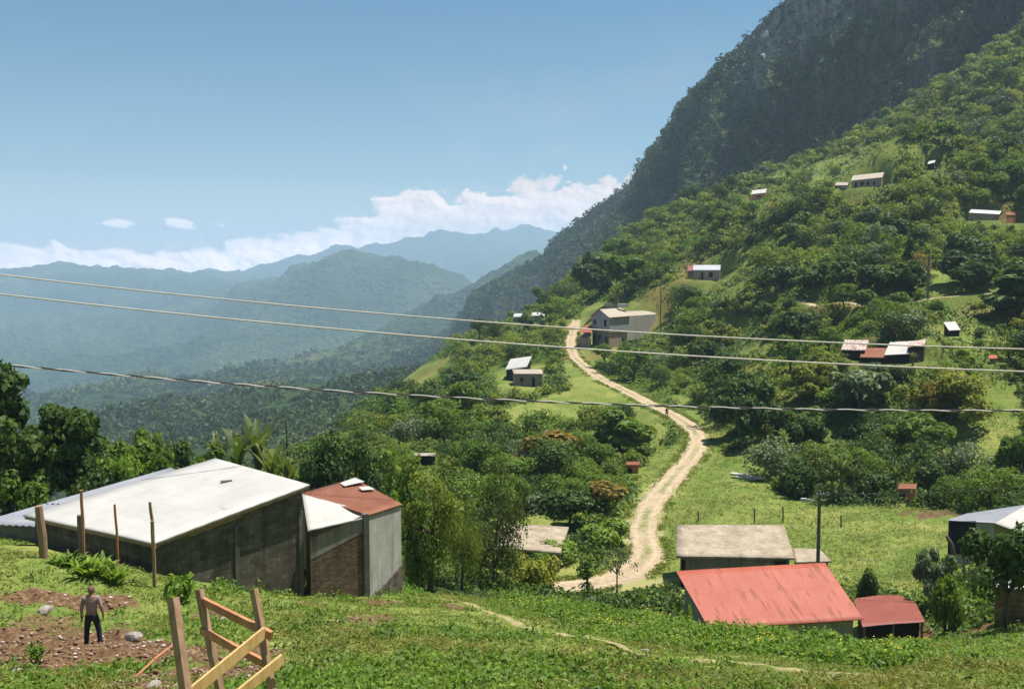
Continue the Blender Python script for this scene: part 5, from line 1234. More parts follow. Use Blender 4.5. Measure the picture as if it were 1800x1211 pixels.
trees = scatter(290, 0.42, 5, (4.2, 8.2), None, False)
rs = np.random.default_rng(11)
for (x, y, z, h, u, v) in trees:
    kd, mt, nm = KINDS[rs.choice(len(KINDS), p=WGT)]
    near = y < 150; s = int(rs.integers(0, 3 if near else 4)) + (100 if near else 120)
    cr, tr = proto(kd, mt, s, 2600 if near else 1200, 0.046 if near else 0.068)
    where, grp = region(x, y, u)
    plant('tree', cr, tr, (x, y, z - 0.1), h * {'flat': 0.8, 'tall': 1.25}.get(kd, 1.0), rs.uniform(0, 6.28), nm + ' ' + where, 'tree', nm + ' group of ' + grp, rs.uniform(0.9, 1.3))
    HOLD.append((x, y, h * 0.28))
BKINDS = [('leaf', 'green shrub'), ('leaf_dark', 'dark shrub'), ('weed', 'bright green shrub'), ('leaf_olive', 'olive shrub'), ('leaf_grey', 'greyish shrub')]
shrubs = scatter(285, 0.75, 6, (1.5, 3.2), None, True)
for (x, y, z, h, u, v) in shrubs:
    mt, nm = BKINDS[rs.choice(5, p=[0.32, 0.32, 0.14, 0.14, 0.08])]
    cr, st = proto('bush', mt, 200 + int(rs.integers(0, 3)), 620, 0.14)
    where, grp = region(x, y, u); grp = grp.replace('trees', 'shrubs')
    plant('shrub', cr, st, (x, y, z - 0.1), h, rs.uniform(0, 6.28), nm + ' ' + where, 'shrub', nm + ' group of ' + grp, rs.uniform(0.8, 1.3), 'foliage', 'stem')
print('trees', len(trees), 'shrubs', len(shrubs))

# ---------------------------------------------------------------- ground cover nobody could count
def sample_ground(n, r0, r1, az0, az1, seed):
    rs = np.random.default_rng(seed); a = np.radians(rs.uniform(az0, az1, n)); r = np.exp(rs.uniform(math.log(r0), math.log(r1), n))
    return np.sin(a) * r, np.cos(a) * r, r, rs
def ground_normal(x, y):
    e = 0.5; z = ground_tps(x, y); return unit(np.stack([-(ground_tps(x + e, y) - z) / e, -(ground_tps(x, y + e) - z) / e, np.ones(len(x))], -1)), z
def cover(name, mat, x, y, rs, hgt, size, per, spread, aspect, kind='stuff', upright=0.6, lift=0.0):
    z = gz(x, y); n = len(x); k = np.repeat(np.arange(n), per); N = len(k)
    off = rs.normal(size=(N, 3)) * spread[k, None] * np.array([1, 1, 0]); hz = rs.uniform(0.15, 1.0, N) * hgt[k] * np.exp(-(off[:, 0] ** 2 + off[:, 1] ** 2) / (2 * spread[k] ** 2 + 1e-6) * 0.6)
    px_, py_ = x[k] + off[:, 0], y[k] + off[:, 1]
    P = np.stack([px_, py_, z[k] + (ground_tps(px_, py_) - ground_tps(x, y)[k]) + hz + lift], -1)
    Nn = unit(rs.normal(size=(N, 3)) * upright + np.array([0, 0, 1.0]) * (1 - upright) + np.array([0, -0.15, 0.25]))
    V = cards(P, Nn, size[k] * rs.uniform(0.6, 1.4, N), aspect, rs)
    t = np.clip(rs.uniform(0.15, 0.85, n)[k] * 0.6 + rs.uniform(0, 1, N) * 0.45, 0, 1)
    return tag(link(name, leaf_mesh(name, V, M[mat], t)), kind='stuff')
# near slope: short weedy grass
x, y, r, rs = sample_ground(80000, 15, 56, -34, 36, 21)
keep = (bare_soil(x, y) < rs.uniform(0.15, 0.75, len(x))) & (dist_line(x, y, path_c, 1)[0] > 0.36) & clear_of(x, y, 0, -0.2, False)
keep &= fbm(x / 1.6, y / 1.6, 71, 3) + rs.uniform(-0.35, 0.75, len(x)) > -0.1
x, y, r = x[keep], y[keep], r[keep]
cover('grass', 'grass', x, y, rs, 0.04 + 0.09 * rs.random(len(x)), 0.065 + 0.0008 * r, 4, np.full(len(x), 0.10), 0.42, upright=0.6)
x, y, r, rs = sample_ground(9000, 15, 54, -34, 36, 22)
keep = (fbm(x / 3.0, y / 3.0, 72, 3) > 0.05) & (bare_soil(x, y) < 0.35) & (dist_line(x, y, path_c, 1)[0] > 0.5) & clear_of(x, y, 0, 0.1, False)
x, y, r = x[keep], y[keep], r[keep]
cover('weeds', 'weed', x, y, rs, 0.14 + 0.18 * rs.random(len(x)), np.full(len(x), 0.11), 20, np.full(len(x), 0.2), 0.62, upright=0.6)
# taller dry and green tufts here and there
x, y, r, rs = sample_ground(15000, 16, 54, -34, 36, 31)
keep = (fbm(x / 2.6, y / 2.6, 171, 3) > 0.12) & (bare_soil(x, y) < 0.5) & (dist_line(x, y, path_c, 1)[0] > 0.6) & clear_of(x, y, 0, 0.0, False); x, y, r = x[keep], y[keep], r[keep]
cover('dry_grass', 'dry', x, y, rs, 0.12 + 0.2 * rs.random(len(x)), 0.16 + 0.001 * r, 9, np.full(len(x), 0.14), 0.16, upright=0.9)
# ragged grass along the road
ii = rs.integers(20, len(road_c) - 10, 5200); tg = np.gradient(road_c[:, :2], axis=0)[ii]; tg /= np.linalg.norm(tg, axis=1)[:, None]; sd_ = rs.choice([-1, 1], len(ii)); off = (1.55 + np.abs(rs.normal(0, 0.45, len(ii)))) * sd_
x = road_c[ii, 0] + tg[:, 1] * off; y = road_c[ii, 1] - tg[:, 0] * off; r = np.hypot(x, y); keep = fbm(x / 2.5, y / 2.5, 172, 3) + rs.uniform(-.3, .4, len(x)) > 0.0; x, y, r = x[keep], y[keep], r[keep]
cover('verge_grass', 'grass', x, y, rs, 0.10 + 0.25 * rs.random(len(x)), 0.10 + 0.0013 * r, 6, np.full(len(x), 0.22), 0.4, upright=0.75)
u = rs.uniform(380, 735, 900); v = 1030 + rs.normal(0, 7, 900) + (u - 380) * 0.03; pts = [on_ground(a, b) for a, b in zip(u[:420], v[:420])]; pts = np.array([p for p in pts if p is not None and p.y < 60])
cover('wall_weeds', 'weed', pts[:, 0], pts[:, 1], rs, 0.25 + 0.35 * rs.random(len(pts)), np.full(len(pts), 0.13), 18, np.full(len(pts), 0.22), 0.6, upright=0.6)
x, y, r, rs = sample_ground(900, 16, 52, -34, 36, 33)
keep = (fbm(x / 3.4, y / 3.4, 173, 3) > 0.02) & (bare_soil(x, y) < 0.7) & (dist_line(x, y, path_c, 1)[0] > 0.8) & clear_of(x, y, 0, 0.2, False); x, y, r = x[keep], y[keep], r[keep]
cover('broad_weeds', 'weed_dark', x, y, rs, 0.15 + 0.28 * rs.random(len(x)), np.full(len(x), 0.13), 30, np.full(len(x), 0.26), 0.6, upright=0.65)
# weedy bank with yellow flowers below the footpath
x, y, r, rs = sample_ground(26000, 24, 62, -10, 30, 23)
u, v = uv_of(x, y, ground_tps(x, y)); BANKP = [(735, 1030), (820, 1018), (960, 1035), (1180, 1046), (1250, 1112), (1420, 1120), (1560, 1112), (1640, 1125), (1590, 1178), (1440, 1160), (1250, 1148), (1100, 1125), (1000, 1090), (900, 1066), (820, 1044)]
keep = inpoly(u, v, BANKP) & (dist_line(x, y, path_c, 1)[0] > 0.7) & clear_of(x, y, 0, -0.3, False); x, y, r = x[keep], y[keep], r[keep]
keep = fbm(x / 1.6, y / 1.6, 73, 3) + rs.uniform(-0.3, 0.5, len(x)) > -0.05; x, y, r = x[keep], y[keep], r[keep]
if len(x) > 5200: x, y, r = x[:5200], y[:5200], r[:5200]
hb = np.clip(0.45 + 0.9 * fbm(x / 2.2, y / 2.2, 74, 2), 0.25, 1.0) * np.clip(1.0 - (x - 9.0) / 12.0, 0.45, 1.0)
cover('tall_weeds', 'weed', x, y, rs, hb, np.full(len(x), 0.13), 30, np.full(len(x), 0.24), 0.6, upright=0.6)
fl = fbm(x / 2.0, y / 2.0, 75, 2) + rs.uniform(-.2, .5, len(x)) > 0.5
M['flower'] = m_flat('yellow petals', (0.75, 0.55, 0.03)); M['flower'].name = 'yellow flowers'
cover('wildflowers', 'flower', x[fl], y[fl], rs, hb[fl] * 1.15, np.full(fl.sum(), 0.045), 3, np.full(fl.sum(), 0.16), 0.9, upright=0.3, lift=0.12)
# meadow
x, y, r, rs = sample_ground(60000, 60, 150, -5, 31, 24)
u, v = uv_of(x, y, ground_tps(x, y)); keep = np.zeros(len(x), bool)
for P in (OPEN[0], OPEN[1], OPEN[2], OPEN[3], OPEN[10], OPEN[13]): keep |= inpoly(u, v, P)
keep &= (dist_line(x, y, road_c)[0] > 2.0) & clear_of(x, y, 0, 0.2, False) & (fbm(x / 5, y / 5, 76, 3) + rs.uniform(-0.5, 0.6, len(x)) > -0.05)
x, y, r = x[keep], y[keep], r[keep]
cover('meadow_grass', 'grass', x, y, rs, 0.05 + 0.22 * np.clip(fbm(x / 4, y / 4, 77, 2) + 0.4, 0.1, 1), 0.08 + 0.0009 * r, 5, np.full(len(x), 0.24), 0.45, upright=0.45)
# undergrowth over the hillside and the shelf
x, y, r, rs = sample_ground(80000, 58, 560, -20, 32, 25)
u, v = uv_of(x, y, ground_tps(x, y)); keep = (dist_line(x, y, road_c)[0] > 3.0) & (dist_line(x, y, uproad_c)[0] > 2.0) & clear_of(x, y, 1.2, 0.6) & ~((u > 1630) & (u < 1765) & (dist_line(x, y, uproad_c)[0] < 7))
op = np.zeros(len(x), bool)
for P in OPEN: op |= inpoly(u, v, P)
sp_ = np.zeros(len(x), bool)
for P in SPARSE: sp_ |= inpoly(u, v, P)
keep &= ~op & ~(sp_ & (rs.random(len(x)) < 0.6)); x, y, r = x[keep], y[keep], r[keep]
sel = fbm(x / 16, y / 16, 78, 3) + rs.uniform(-0.3, 0.3, len(x)); lowr = r < 1e9
hg = np.clip(0.7 + 2.2 * fbm(x / 8, y / 8, 79, 3), 0.25, 2.3) * np.clip(0.7 + r / 400, 0.8, 1.7)
for nm, mt, k in (('undergrowth', 'leaf', sel > 0.16), ('dark_undergrowth', 'leaf_dark', sel < 0.06), ('pale_undergrowth', 'leaf_olive', (sel >= 0.06) & (sel <= 0.16))):
    cover(nm, mt, x[k], y[k], rs, hg[k], 0.22 + 0.0015 * r[k], 10, 0.35 + 0.0022 * r[k], 0.6, upright=0.6)
# far wood on the hillside beyond the individual trees
u = rs.uniform(480, 1830, 9000); v = rs.uniform(-20, 960, 9000); xx, yy, ok = cast(u, v, 75, 620)
ok &= (yy > 95) & clear_of(xx, yy, 5, 2.5)
for P in OPEN: ok &= ~inpoly(u, v, P)
for P in SPARSE: ok &= ~(inpoly(u, v, P) & (rs.random(len(u)) < 0.82))
xx, yy = xx[ok], yy[ok]
gap = np.ones(len(xx), bool); hw = np.array([(a, b, w) for a, b, w in HOLD])
for i in range(len(xx)):
    if ((hw[:, 0] - xx[i]) ** 2 + (hw[:, 1] - yy[i]) ** 2 < (hw[:, 2] + 0.9) ** 2).any(): gap[i] = False
xx, yy = xx[gap][:2600], yy[gap][:2600]; zz = gz(xx, yy)
VV, TT = [], []
for i in range(len(xx)):
    h = rs.uniform(1.5, 4.0) * np.clip(yy[i] / 260, 0.6, 1.5); tu, tv = uv_of(xx[i], yy[i], zz[i] + h); w = PX / yy[i] * h * .45
    if road_hidden(tu - w, tu + w, tv, tv + PX / yy[i] * h, yy[i]) or house_hidden(tu - w, tu + w, tv, tv + PX / yy[i] * h, yy[i]): continue
    L = tree_lobes('bush', h, rs)[:7]; V, t = blob_leaves([tuple(np.array(q)) for q in L], 150, 0.0021 * yy[i] + 0.1, rs)
    VV.append(V + np.array([xx[i], yy[i], zz[i] - 0.1])); TT.append(np.clip(t * 0.6 + rs.uniform(0, 0.5), 0, 1))
tag(link('woodland', leaf_mesh('woodland', np.concatenate(VV), M['leaf_olive'], np.concatenate(TT))), kind='stuff')
# wood on the cliff
Pf = CLIFF_P.reshape(-1, 3); Nf = CLIFF_N.reshape(-1, 3); D = np.linalg.norm(Pf, axis=1)
u, v = uv_of(Pf[:, 0], Pf[:, 1], Pf[:, 2]); vis = (u > 560) & (u < 1900) & (v > -60)
nzf = np.abs(Nf[:, 2]); pr = np.where(vis, np.clip((nzf - 0.12) * 2.6, 0.10, 1.0) * (D / 900.0) ** -0.4, 0); pr = pr * (0.35 + np.clip(fbm(Pf[:, 0] / 40, Pf[:, 2] / 40, 88, 3) + 0.5, 0, 1)) * (1 - 0.97 * CLIFF_BARE.ravel())
k = rs.choice(len(Pf), 19000, p=pr / pr.sum()); C0 = Pf[k] + rs.normal(size=(len(k), 3)) * np.array([2.5, 2.5, 0.5]); per = 16
sz = np.clip(D[k] * 0.0026, 1.5, 4.5) * rs.uniform(0.7, 1.3, len(k)); kk = np.repeat(np.arange(len(k)), per)
d = unit(rs.normal(size=(len(kk), 3)) + np.array([0, 0, .4])); P = C0[kk] + d * sz[kk, None] * np.array([1, 1, 1.0]) * rs.uniform(0.6, 1.1, (len(kk), 1)) + np.array([0, 0, 0.6]) * sz[kk, None]
V = cards(P, unit(d + rs.normal(size=d.shape) * 0.5), sz[kk] * 0.85, 0.7, rs); t = np.clip(rs.uniform(0.1, 0.6, len(k))[kk] * 0.6 + rs.uniform(0, .35, len(kk)) + 0.9 * fbm(C0[:, 0] / 34 + C0[:, 1] / 60, C0[:, 2] / 30, 95, 3)[kk] + 0.05, 0, 1)
tag(link('mountain_forest', leaf_mesh('mountain_forest', V, M['leaf_cliff'] if 'leaf_cliff' in M else M['leaf_dark'], t)), kind='stuff')
# wood on the valley side just beyond the near ridge
x, y, r, rs = sample_ground(26000, 300, 2600, -29, 6, 26); z = far_z(x, y); u, v = uv_of(x, y, z)
keep = ((v < 900) & (ground_tps(x, y) < z + 3) | (r > 640)) & (fbm(x / 90, y / 130, 97, 4) + rs.uniform(-.25, .3, len(x)) > -0.06); x, y, z, r = x[keep], y[keep], z[keep], r[keep]
per = 12; sz = np.clip(r * 0.0031, 1.8, 6.0) * np.exp(rs.normal(0, 0.33, len(x))); kk = np.repeat(np.arange(len(x)), per)
d = unit(rs.normal(size=(len(kk), 3)) + np.array([0, 0, .5])); P = np.stack([x, y, z], -1)[kk] + d * sz[kk, None] * rs.uniform(0.6, 1.1, (len(kk), 1)) + np.array([0, 0, 0.5]) * sz[kk, None]
V = cards(P, unit(d + rs.normal(size=d.shape) * 0.5), sz[kk] * 0.9, 0.7, rs); t = np.clip(rs.uniform(0.1, 0.7, len(x))[kk] * 0.55 + rs.uniform(0, .35, len(kk)) + 1.1 * fbm(x / 120, y / 160, 98, 3)[kk] + 0.12, 0, 1)
tag(link('valley_forest', leaf_mesh('valley_forest', V, M['leaf_valley'], t)), kind='stuff')
# ---------------------------------------------------------------- stones
def rock_mesh(seed, sub=2):
    import bmesh
    bm = bmesh.new(); bmesh.ops.create_icosphere(bm, subdivisions=sub, radius=1.0); rs_ = random.Random(seed); ks = [(Vector((rs_.gauss(0, 1), rs_.gauss(0, 1), rs_.gauss(0, 1))).normalized(), rs_.uniform(0.55, 0.95)) for _ in range(9)]
    for vtx in bm.verts:
        for n_, dd in ks:
            e = vtx.co.dot(n_)
            if e > dd: vtx.co -= n_ * (e - dd)
        vtx.co *= 1 + 0.06 * math.sin(vtx.co.x * 7 + seed) * math.cos(vtx.co.y * 6)
    me = bpy.data.meshes.new('boulder'); bm.to_mesh(me); bm.free(); me.materials.append(M['rock']); return me
RK = [rock_mesh(s) for s in range(5)]
for i, (u, v, w, lab) in enumerate(((713, 1208, 46, 'large pale boulder at the bottom edge of the grassy slope'), (80, 1070, 34, 'pale flat boulder left of the man on the weedy bank'), (235, 1122, 40, 'brownish slab of rock right of the man'), (30, 1185, 26, 'white stone near the left corner of the dug soil'),
        (120, 1195, 22, 'white stone at the lower edge of the dug soil'), (270, 1208, 30, 'white stone beside the foot of the nearest frame post'), (392, 1092, 20, 'pale stone in the grass behind the upper frame rail'), (440, 1172, 12, 'small white stone in the grass right of the frame'),
        (1108, 1195, 9, 'tiny white stone in the grass at the bottom centre'), (1134, 1142, 18, 'pale flat stone beside the footpath'), (1530, 985, 8, 'white stone behind the concrete house'))):
    c = on_ground(u, v, 8); s = w / PX * c.y / 2
    o = link('boulder', RK[i % 5], None, c); o.scale = (s, s * 0.9, s * 0.62); o.rotation_euler = (0, 0, i * 1.3); tag(o, lab, 'rock')
rs = np.random.default_rng(55)
for i, (u, v) in enumerate(((1345, 905), (1395, 925), (1268, 862), (1470, 935), (1540, 905), (1240, 905), (1520, 950), (1575, 960), (1440, 905), (1600, 925), (1290, 885), (1650, 945))):
    c = on_ground(u + rs.uniform(-6, 6), v + rs.uniform(-5, 5), 60); o = link('stone', RK[i % 5], None, c); q = rs.uniform(0.12, 0.26); o.scale = (q, q * .9, q * .6); o.rotation_euler = (0, 0, i * 2.1)
    tag(o, 'small pale stone lying loose in the meadow grass', 'rock', 'pale stones scattered over the meadow')
# rubble in the dug soil
x, y, r, rs = sample_ground(16000, 19, 36, -32, -6, 27); k = bare_soil(x, y) > rs.uniform(0.15, 0.9, len(x)); x, y = x[k][:4500], y[k][:4500]; z = gz(x, y)
bv = np.array([v.co for v in rock_mesh(3, 1).vertices]); bf = np.array([list(p.vertices) for p in rock_mesh(3, 1).polygons]); n = len(x); s = 0.015 + 0.075 * rs.random(n) ** 4
tt_ = NT('mixed rubble'); nz_ = tt_.node('ShaderNodeTexWhiteNoise', noise_dimensions='1D', inp={'W': tt_.attr('tint')}).outputs['Value']
M['rubble'] = tt_.finish(tt_.ramp(nz_, [(0.0, (0.10, 0.05, 0.03)), (0.55, (0.22, 0.12, 0.07)), (0.8, (0.34, 0.24, 0.17)), (1.0, (0.58, 0.53, 0.47))]), 0.95, spec=0.1)
def rubble(name, x, y, z, s, rs):
    n = len(x); ang = rs.uniform(0, 6.28, n); rot = np.stack([np.stack([np.cos(ang), -np.sin(ang), 0 * ang], -1), np.stack([np.sin(ang), np.cos(ang), 0 * ang], -1), np.stack([0 * ang, 0 * ang, 1 + 0 * ang], -1)], 1)
    V = np.einsum('nij,vj->nvi', rot, bv) * s[:, None, None] * np.array([1, 0.8, 0.65]) + np.stack([x, y, z + s * 0.2], -1)[:, None, :]
    F = (bf[None] + (np.arange(n) * len(bv))[:, None, None]).reshape(-1, 3)
    return tag(link(name, np_mesh(name, V.reshape(-1, 3), F, M['rubble'], False, {'tint': np.repeat(rs.uniform(0, 99, n), len(bv))})), kind='stuff')
rubble('rubble', x, y, z, s, rs)
c = at(1535, 1036, 69); n = 260; xx = c.x + rs.normal(0, 1.0, n); yy = c.y + rs.normal(0, 0.6, n); rr = np.hypot((xx - c.x) / 1.0, (yy - c.y) / 0.6)
rubble('debris_pile', xx, yy, gz(xx, yy) + np.clip(1.0 - rr * 0.45, 0, 1) * 1.2, 0.05 + 0.12 * rs.random(n) ** 2, rs)
# ================================================================ PEOPLE
def skin_mesh(name, verts, edges, radii, sub=2, root=0):
    me = bpy.data.meshes.new(name); me.from_pydata([Vector(v) for v in verts], edges, []); o = bpy.data.objects.new(name, me); COL.objects.link(o)
    o.modifiers.new('skin', 'SKIN'); sv = me.skin_vertices[0].data
    for i, r in enumerate(radii): sv[i].radius = (r, r) if not isinstance(r, tuple) else r; sv[i].use_root = (i == root)
    s = o.modifiers.new('sub', 'SUBSURF'); s.levels = sub; s.render_levels = sub
    dg = bpy.context.evaluated_depsgraph_get(); dg.update()
    out = bpy.data.meshes.new_from_object(o.evaluated_get(dg)); bpy.data.objects.remove(o); bpy.data.meshes.remove(me)
    out.name = name; out.polygons.foreach_set('use_smooth', [True] * len(out.polygons))
    return out
M['skin'] = m_flat('sunburnt skin', (0.30, 0.155, 0.10), 0.6); M['jeans'] = m_flat('dark blue jeans', (0.018, 0.021, 0.032), 0.85)
M['cap'] = m_flat('brown cap', (0.15, 0.075, 0.06), 0.8); M['boot'] = m_flat('dark boots', (0.02, 0.016, 0.014), 0.7); M['shirt'] = m_flat('dark shirt', (0.05, 0.035, 0.035), 0.8); M['shirt_dusty'] = m_wall('dusty brown shirt', (0.25, 0.175, 0.145), (0.33, 0.245, 0.21), (0.40, 0.31, 0.27), None, 0.3, 4.0); M['hair'] = m_flat('black hair', (0.012, 0.01, 0.009), 0.7)
def make_person(loc, face, label, bare=True, long=False):
    """standing figure, face = heading of the chest (radians, 0 = +Y)"""
    V, E, Rr = [], [], []
    def add(p, r, prev=None):
        V.append(p); Rr.append(r)
        if prev is not None: E.append((prev, len(V) - 1))
        return len(V) - 1
    pel = add((0, 0, 0.93), (0.15, 0.105)); wa = add((0, -0.005, 1.08), (0.135, 0.098), pel); ch = add((0, -0.01, 1.27), (0.165, 0.11), wa); up = add((0, -0.005, 1.40), (0.125, 0.085), ch)
    nk = add((0, 0.005, 1.485), 0.058, up); hd = add((0, 0.025, 1.555), (0.072, 0.085), nk); h2 = add((0, 0.03, 1.63), (0.078, 0.098), hd); add((0, 0.02, 1.70), (0.06, 0.075), h2)
    add((0, 0.135, 1.585), 0.014, hd)                      # nose
    for s in (-1, 1):
        add((s * 0.088, 0.02, 1.595), 0.013, hd)           # ears
        sh = add((s * 0.185, -0.005, 1.405), 0.066, up); el = add((s * (0.262 if s < 0 else 0.268), -0.02, 1.14), 0.044, sh)
        wr = add((s * 0.288, 0.06 if s > 0 else 0.02, 0.90), 0.030, el); pm = add((s * 0.291, 0.085 if s > 0 else 0.04, 0.825), (0.04, 0.024), wr)
        for k in range(4):                                 # four curled fingers and a thumb
            q = pm; bx = s * 0.291 - s * 0.0; y0 = (0.085 if s > 0 else 0.04) + (k - 1.5) * 0.022
            ln = (0.075, 0.085, 0.082, 0.065)[k]
            f1 = add((bx + s * 0.004, y0, 0.825 - 0.05), 0.0095, q); f2 = add((bx - s * 0.006, y0 + 0.004, 0.825 - 0.05 - ln * 0.55), 0.0085, f1); add((bx - s * 0.024, y0 + 0.008, 0.825 - 0.05 - ln * 0.95), 0.0075, f2)
        t1 = add((bx - s * 0.02, (0.125 if s > 0 else 0.08), 0.81), 0.012, pm); add((bx - s * 0.03, (0.14 if s > 0 else 0.095), 0.775), 0.0095, t1)
        hp = add((s * 0.095, 0, 0.86), 0.098, pel); kn = add((s * (0.15 if s < 0 else 0.17), 0.025, 0.49), 0.062, hp); an = add((s * (0.165 if s < 0 else 0.205), -0.015, 0.09), 0.043, kn); add((s * (0.175 if s < 0 else 0.235), 0.10, 0.04), (0.045, 0.03), an)
    root = tag(empty('person', loc, -face), label, 'person')
    b = link('body', skin_mesh('body', V, E, Rr), root); b.data.materials.append(M['skin'])
    V, E, Rr = [], [], []
    pel = add((0, 0, 0.94), (0.163, 0.12)); add((0, -0.003, 1.0), (0.155, 0.116), pel)
    for s in (-1, 1):
        hp = add((s * 0.097, 0, 0.84), 0.112, pel); kn = add((s * (0.152 if s < 0 else 0.172), 0.025, 0.49), 0.08, hp); an = add((s * (0.166 if s < 0 else 0.206), -0.012, 0.13), 0.07, kn); add((s * (0.166 if s < 0 else 0.207), -0.015, 0.06), 0.068, an)
    j = link('trousers', skin_mesh('trousers', V, E, Rr), root); j.data.materials.append(M['jeans'])
    for s in (-1, 1):
        V, E, Rr = [], [], []
        a = add((s * (0.166 if s < 0 else 0.207), -0.04, 0.055), (0.056, 0.05)); add((s * (0.175 if s < 0 else 0.235), 0.13, 0.035), (0.05, 0.035), a)
        k = link('boot', skin_mesh('boot', V, E, Rr), root); k.data.materials.append(M['boot'])
    if not bare or long:
        V, E, Rr = [], [], []
        wa = add((0, 0, 0.98), (0.16, 0.12)); c2 = add((0, -0.01, 1.27), (0.178, 0.122), wa); u2 = add((0, -0.008, 1.42), (0.145, 0.105), c2); add((0, 0.0, 1.475), 0.072, u2)
        for s in (-1, 1):
            sh = add((s * 0.187, -0.005, 1.405), 0.078, u2); el = add((s * (0.262 if s < 0 else 0.268), -0.02, 1.14), 0.056, sh)
            if long: add((s * 0.28, 0.03 if s > 0 else 0.008, 0.985), 0.046, el)
        k = link('shirt', skin_mesh('shirt', V, E, Rr), root); k.data.materials.append(M['shirt_dusty' if long else 'shirt'])
    # cap or hair
    V2 = []; F2 = []; nu, nv = 20, 8
    for i in range(nv):
        th = (i / (nv - 1)) * 1.62
        for q in range(nu):
            a = 2 * math.pi * q / nu; rr = 0.092 * math.sin(th) * (1.0 if th < 1.3 else 1.03); V2.append((rr * math.cos(a), 0.022 + rr * 1.16 * math.sin(a), 1.635 + 0.105 * math.cos(th)))
    F2 = [(i * nu + q, i * nu + (q + 1) % nu, (i + 1) * nu + (q + 1) % nu, (i + 1) * nu + q) for i in range(nv - 1) for q in range(nu)]
    me = bpy.data.meshes.new('cap'); me.from_pydata(V2, [], F2); me.polygons.foreach_set('use_smooth', [True] * len(F2)); me.materials.append(M['cap' if bare else 'hair'])
    cp_ = link('cap' if bare else 'hair', me, root)
    if bare:
        bv = MB(); pts = [(0.085 * math.cos(a), 0.03 + 0.11 * math.sin(a), 1.635) for a in np.linspace(0.2, math.pi - 0.2, 9)]; out = [(x * 0.85, 0.03 + (y - 0.03) * 1.65, 1.62) for x, y, z in pts]
        bv.add(pts + out, [(i, i + 1, 9 + i + 1, 9 + i) for i in range(8)]); b2 = bv.build('brim', M['cap'], None); b2.parent = cp_; b2.location = (0, 0, 0)
    m = MB()
    for s in (-1, 1): m.tube([(s * 0.032, 0.108, 1.615), (s * 0.032, 0.122, 1.615)], [0.013, 0.006], 6)
    m.tube([(-0.025, 0.112, 1.535), (0.025, 0.112, 1.535)], 0.006, 6)
    f = m.build('face', M['hair'], None); f.parent = root; f.location = (0, 0, 0)
    return root
p = on_ground(163, 1129); make_person(p, -0.12, 'man with his back turned in dusty brown shirt, dark jeans and brown cap', True, True)
p = on_ground(1172, 734); make_person(p, 0.3, 'small distant walker in dark clothes on the dirt road', False)
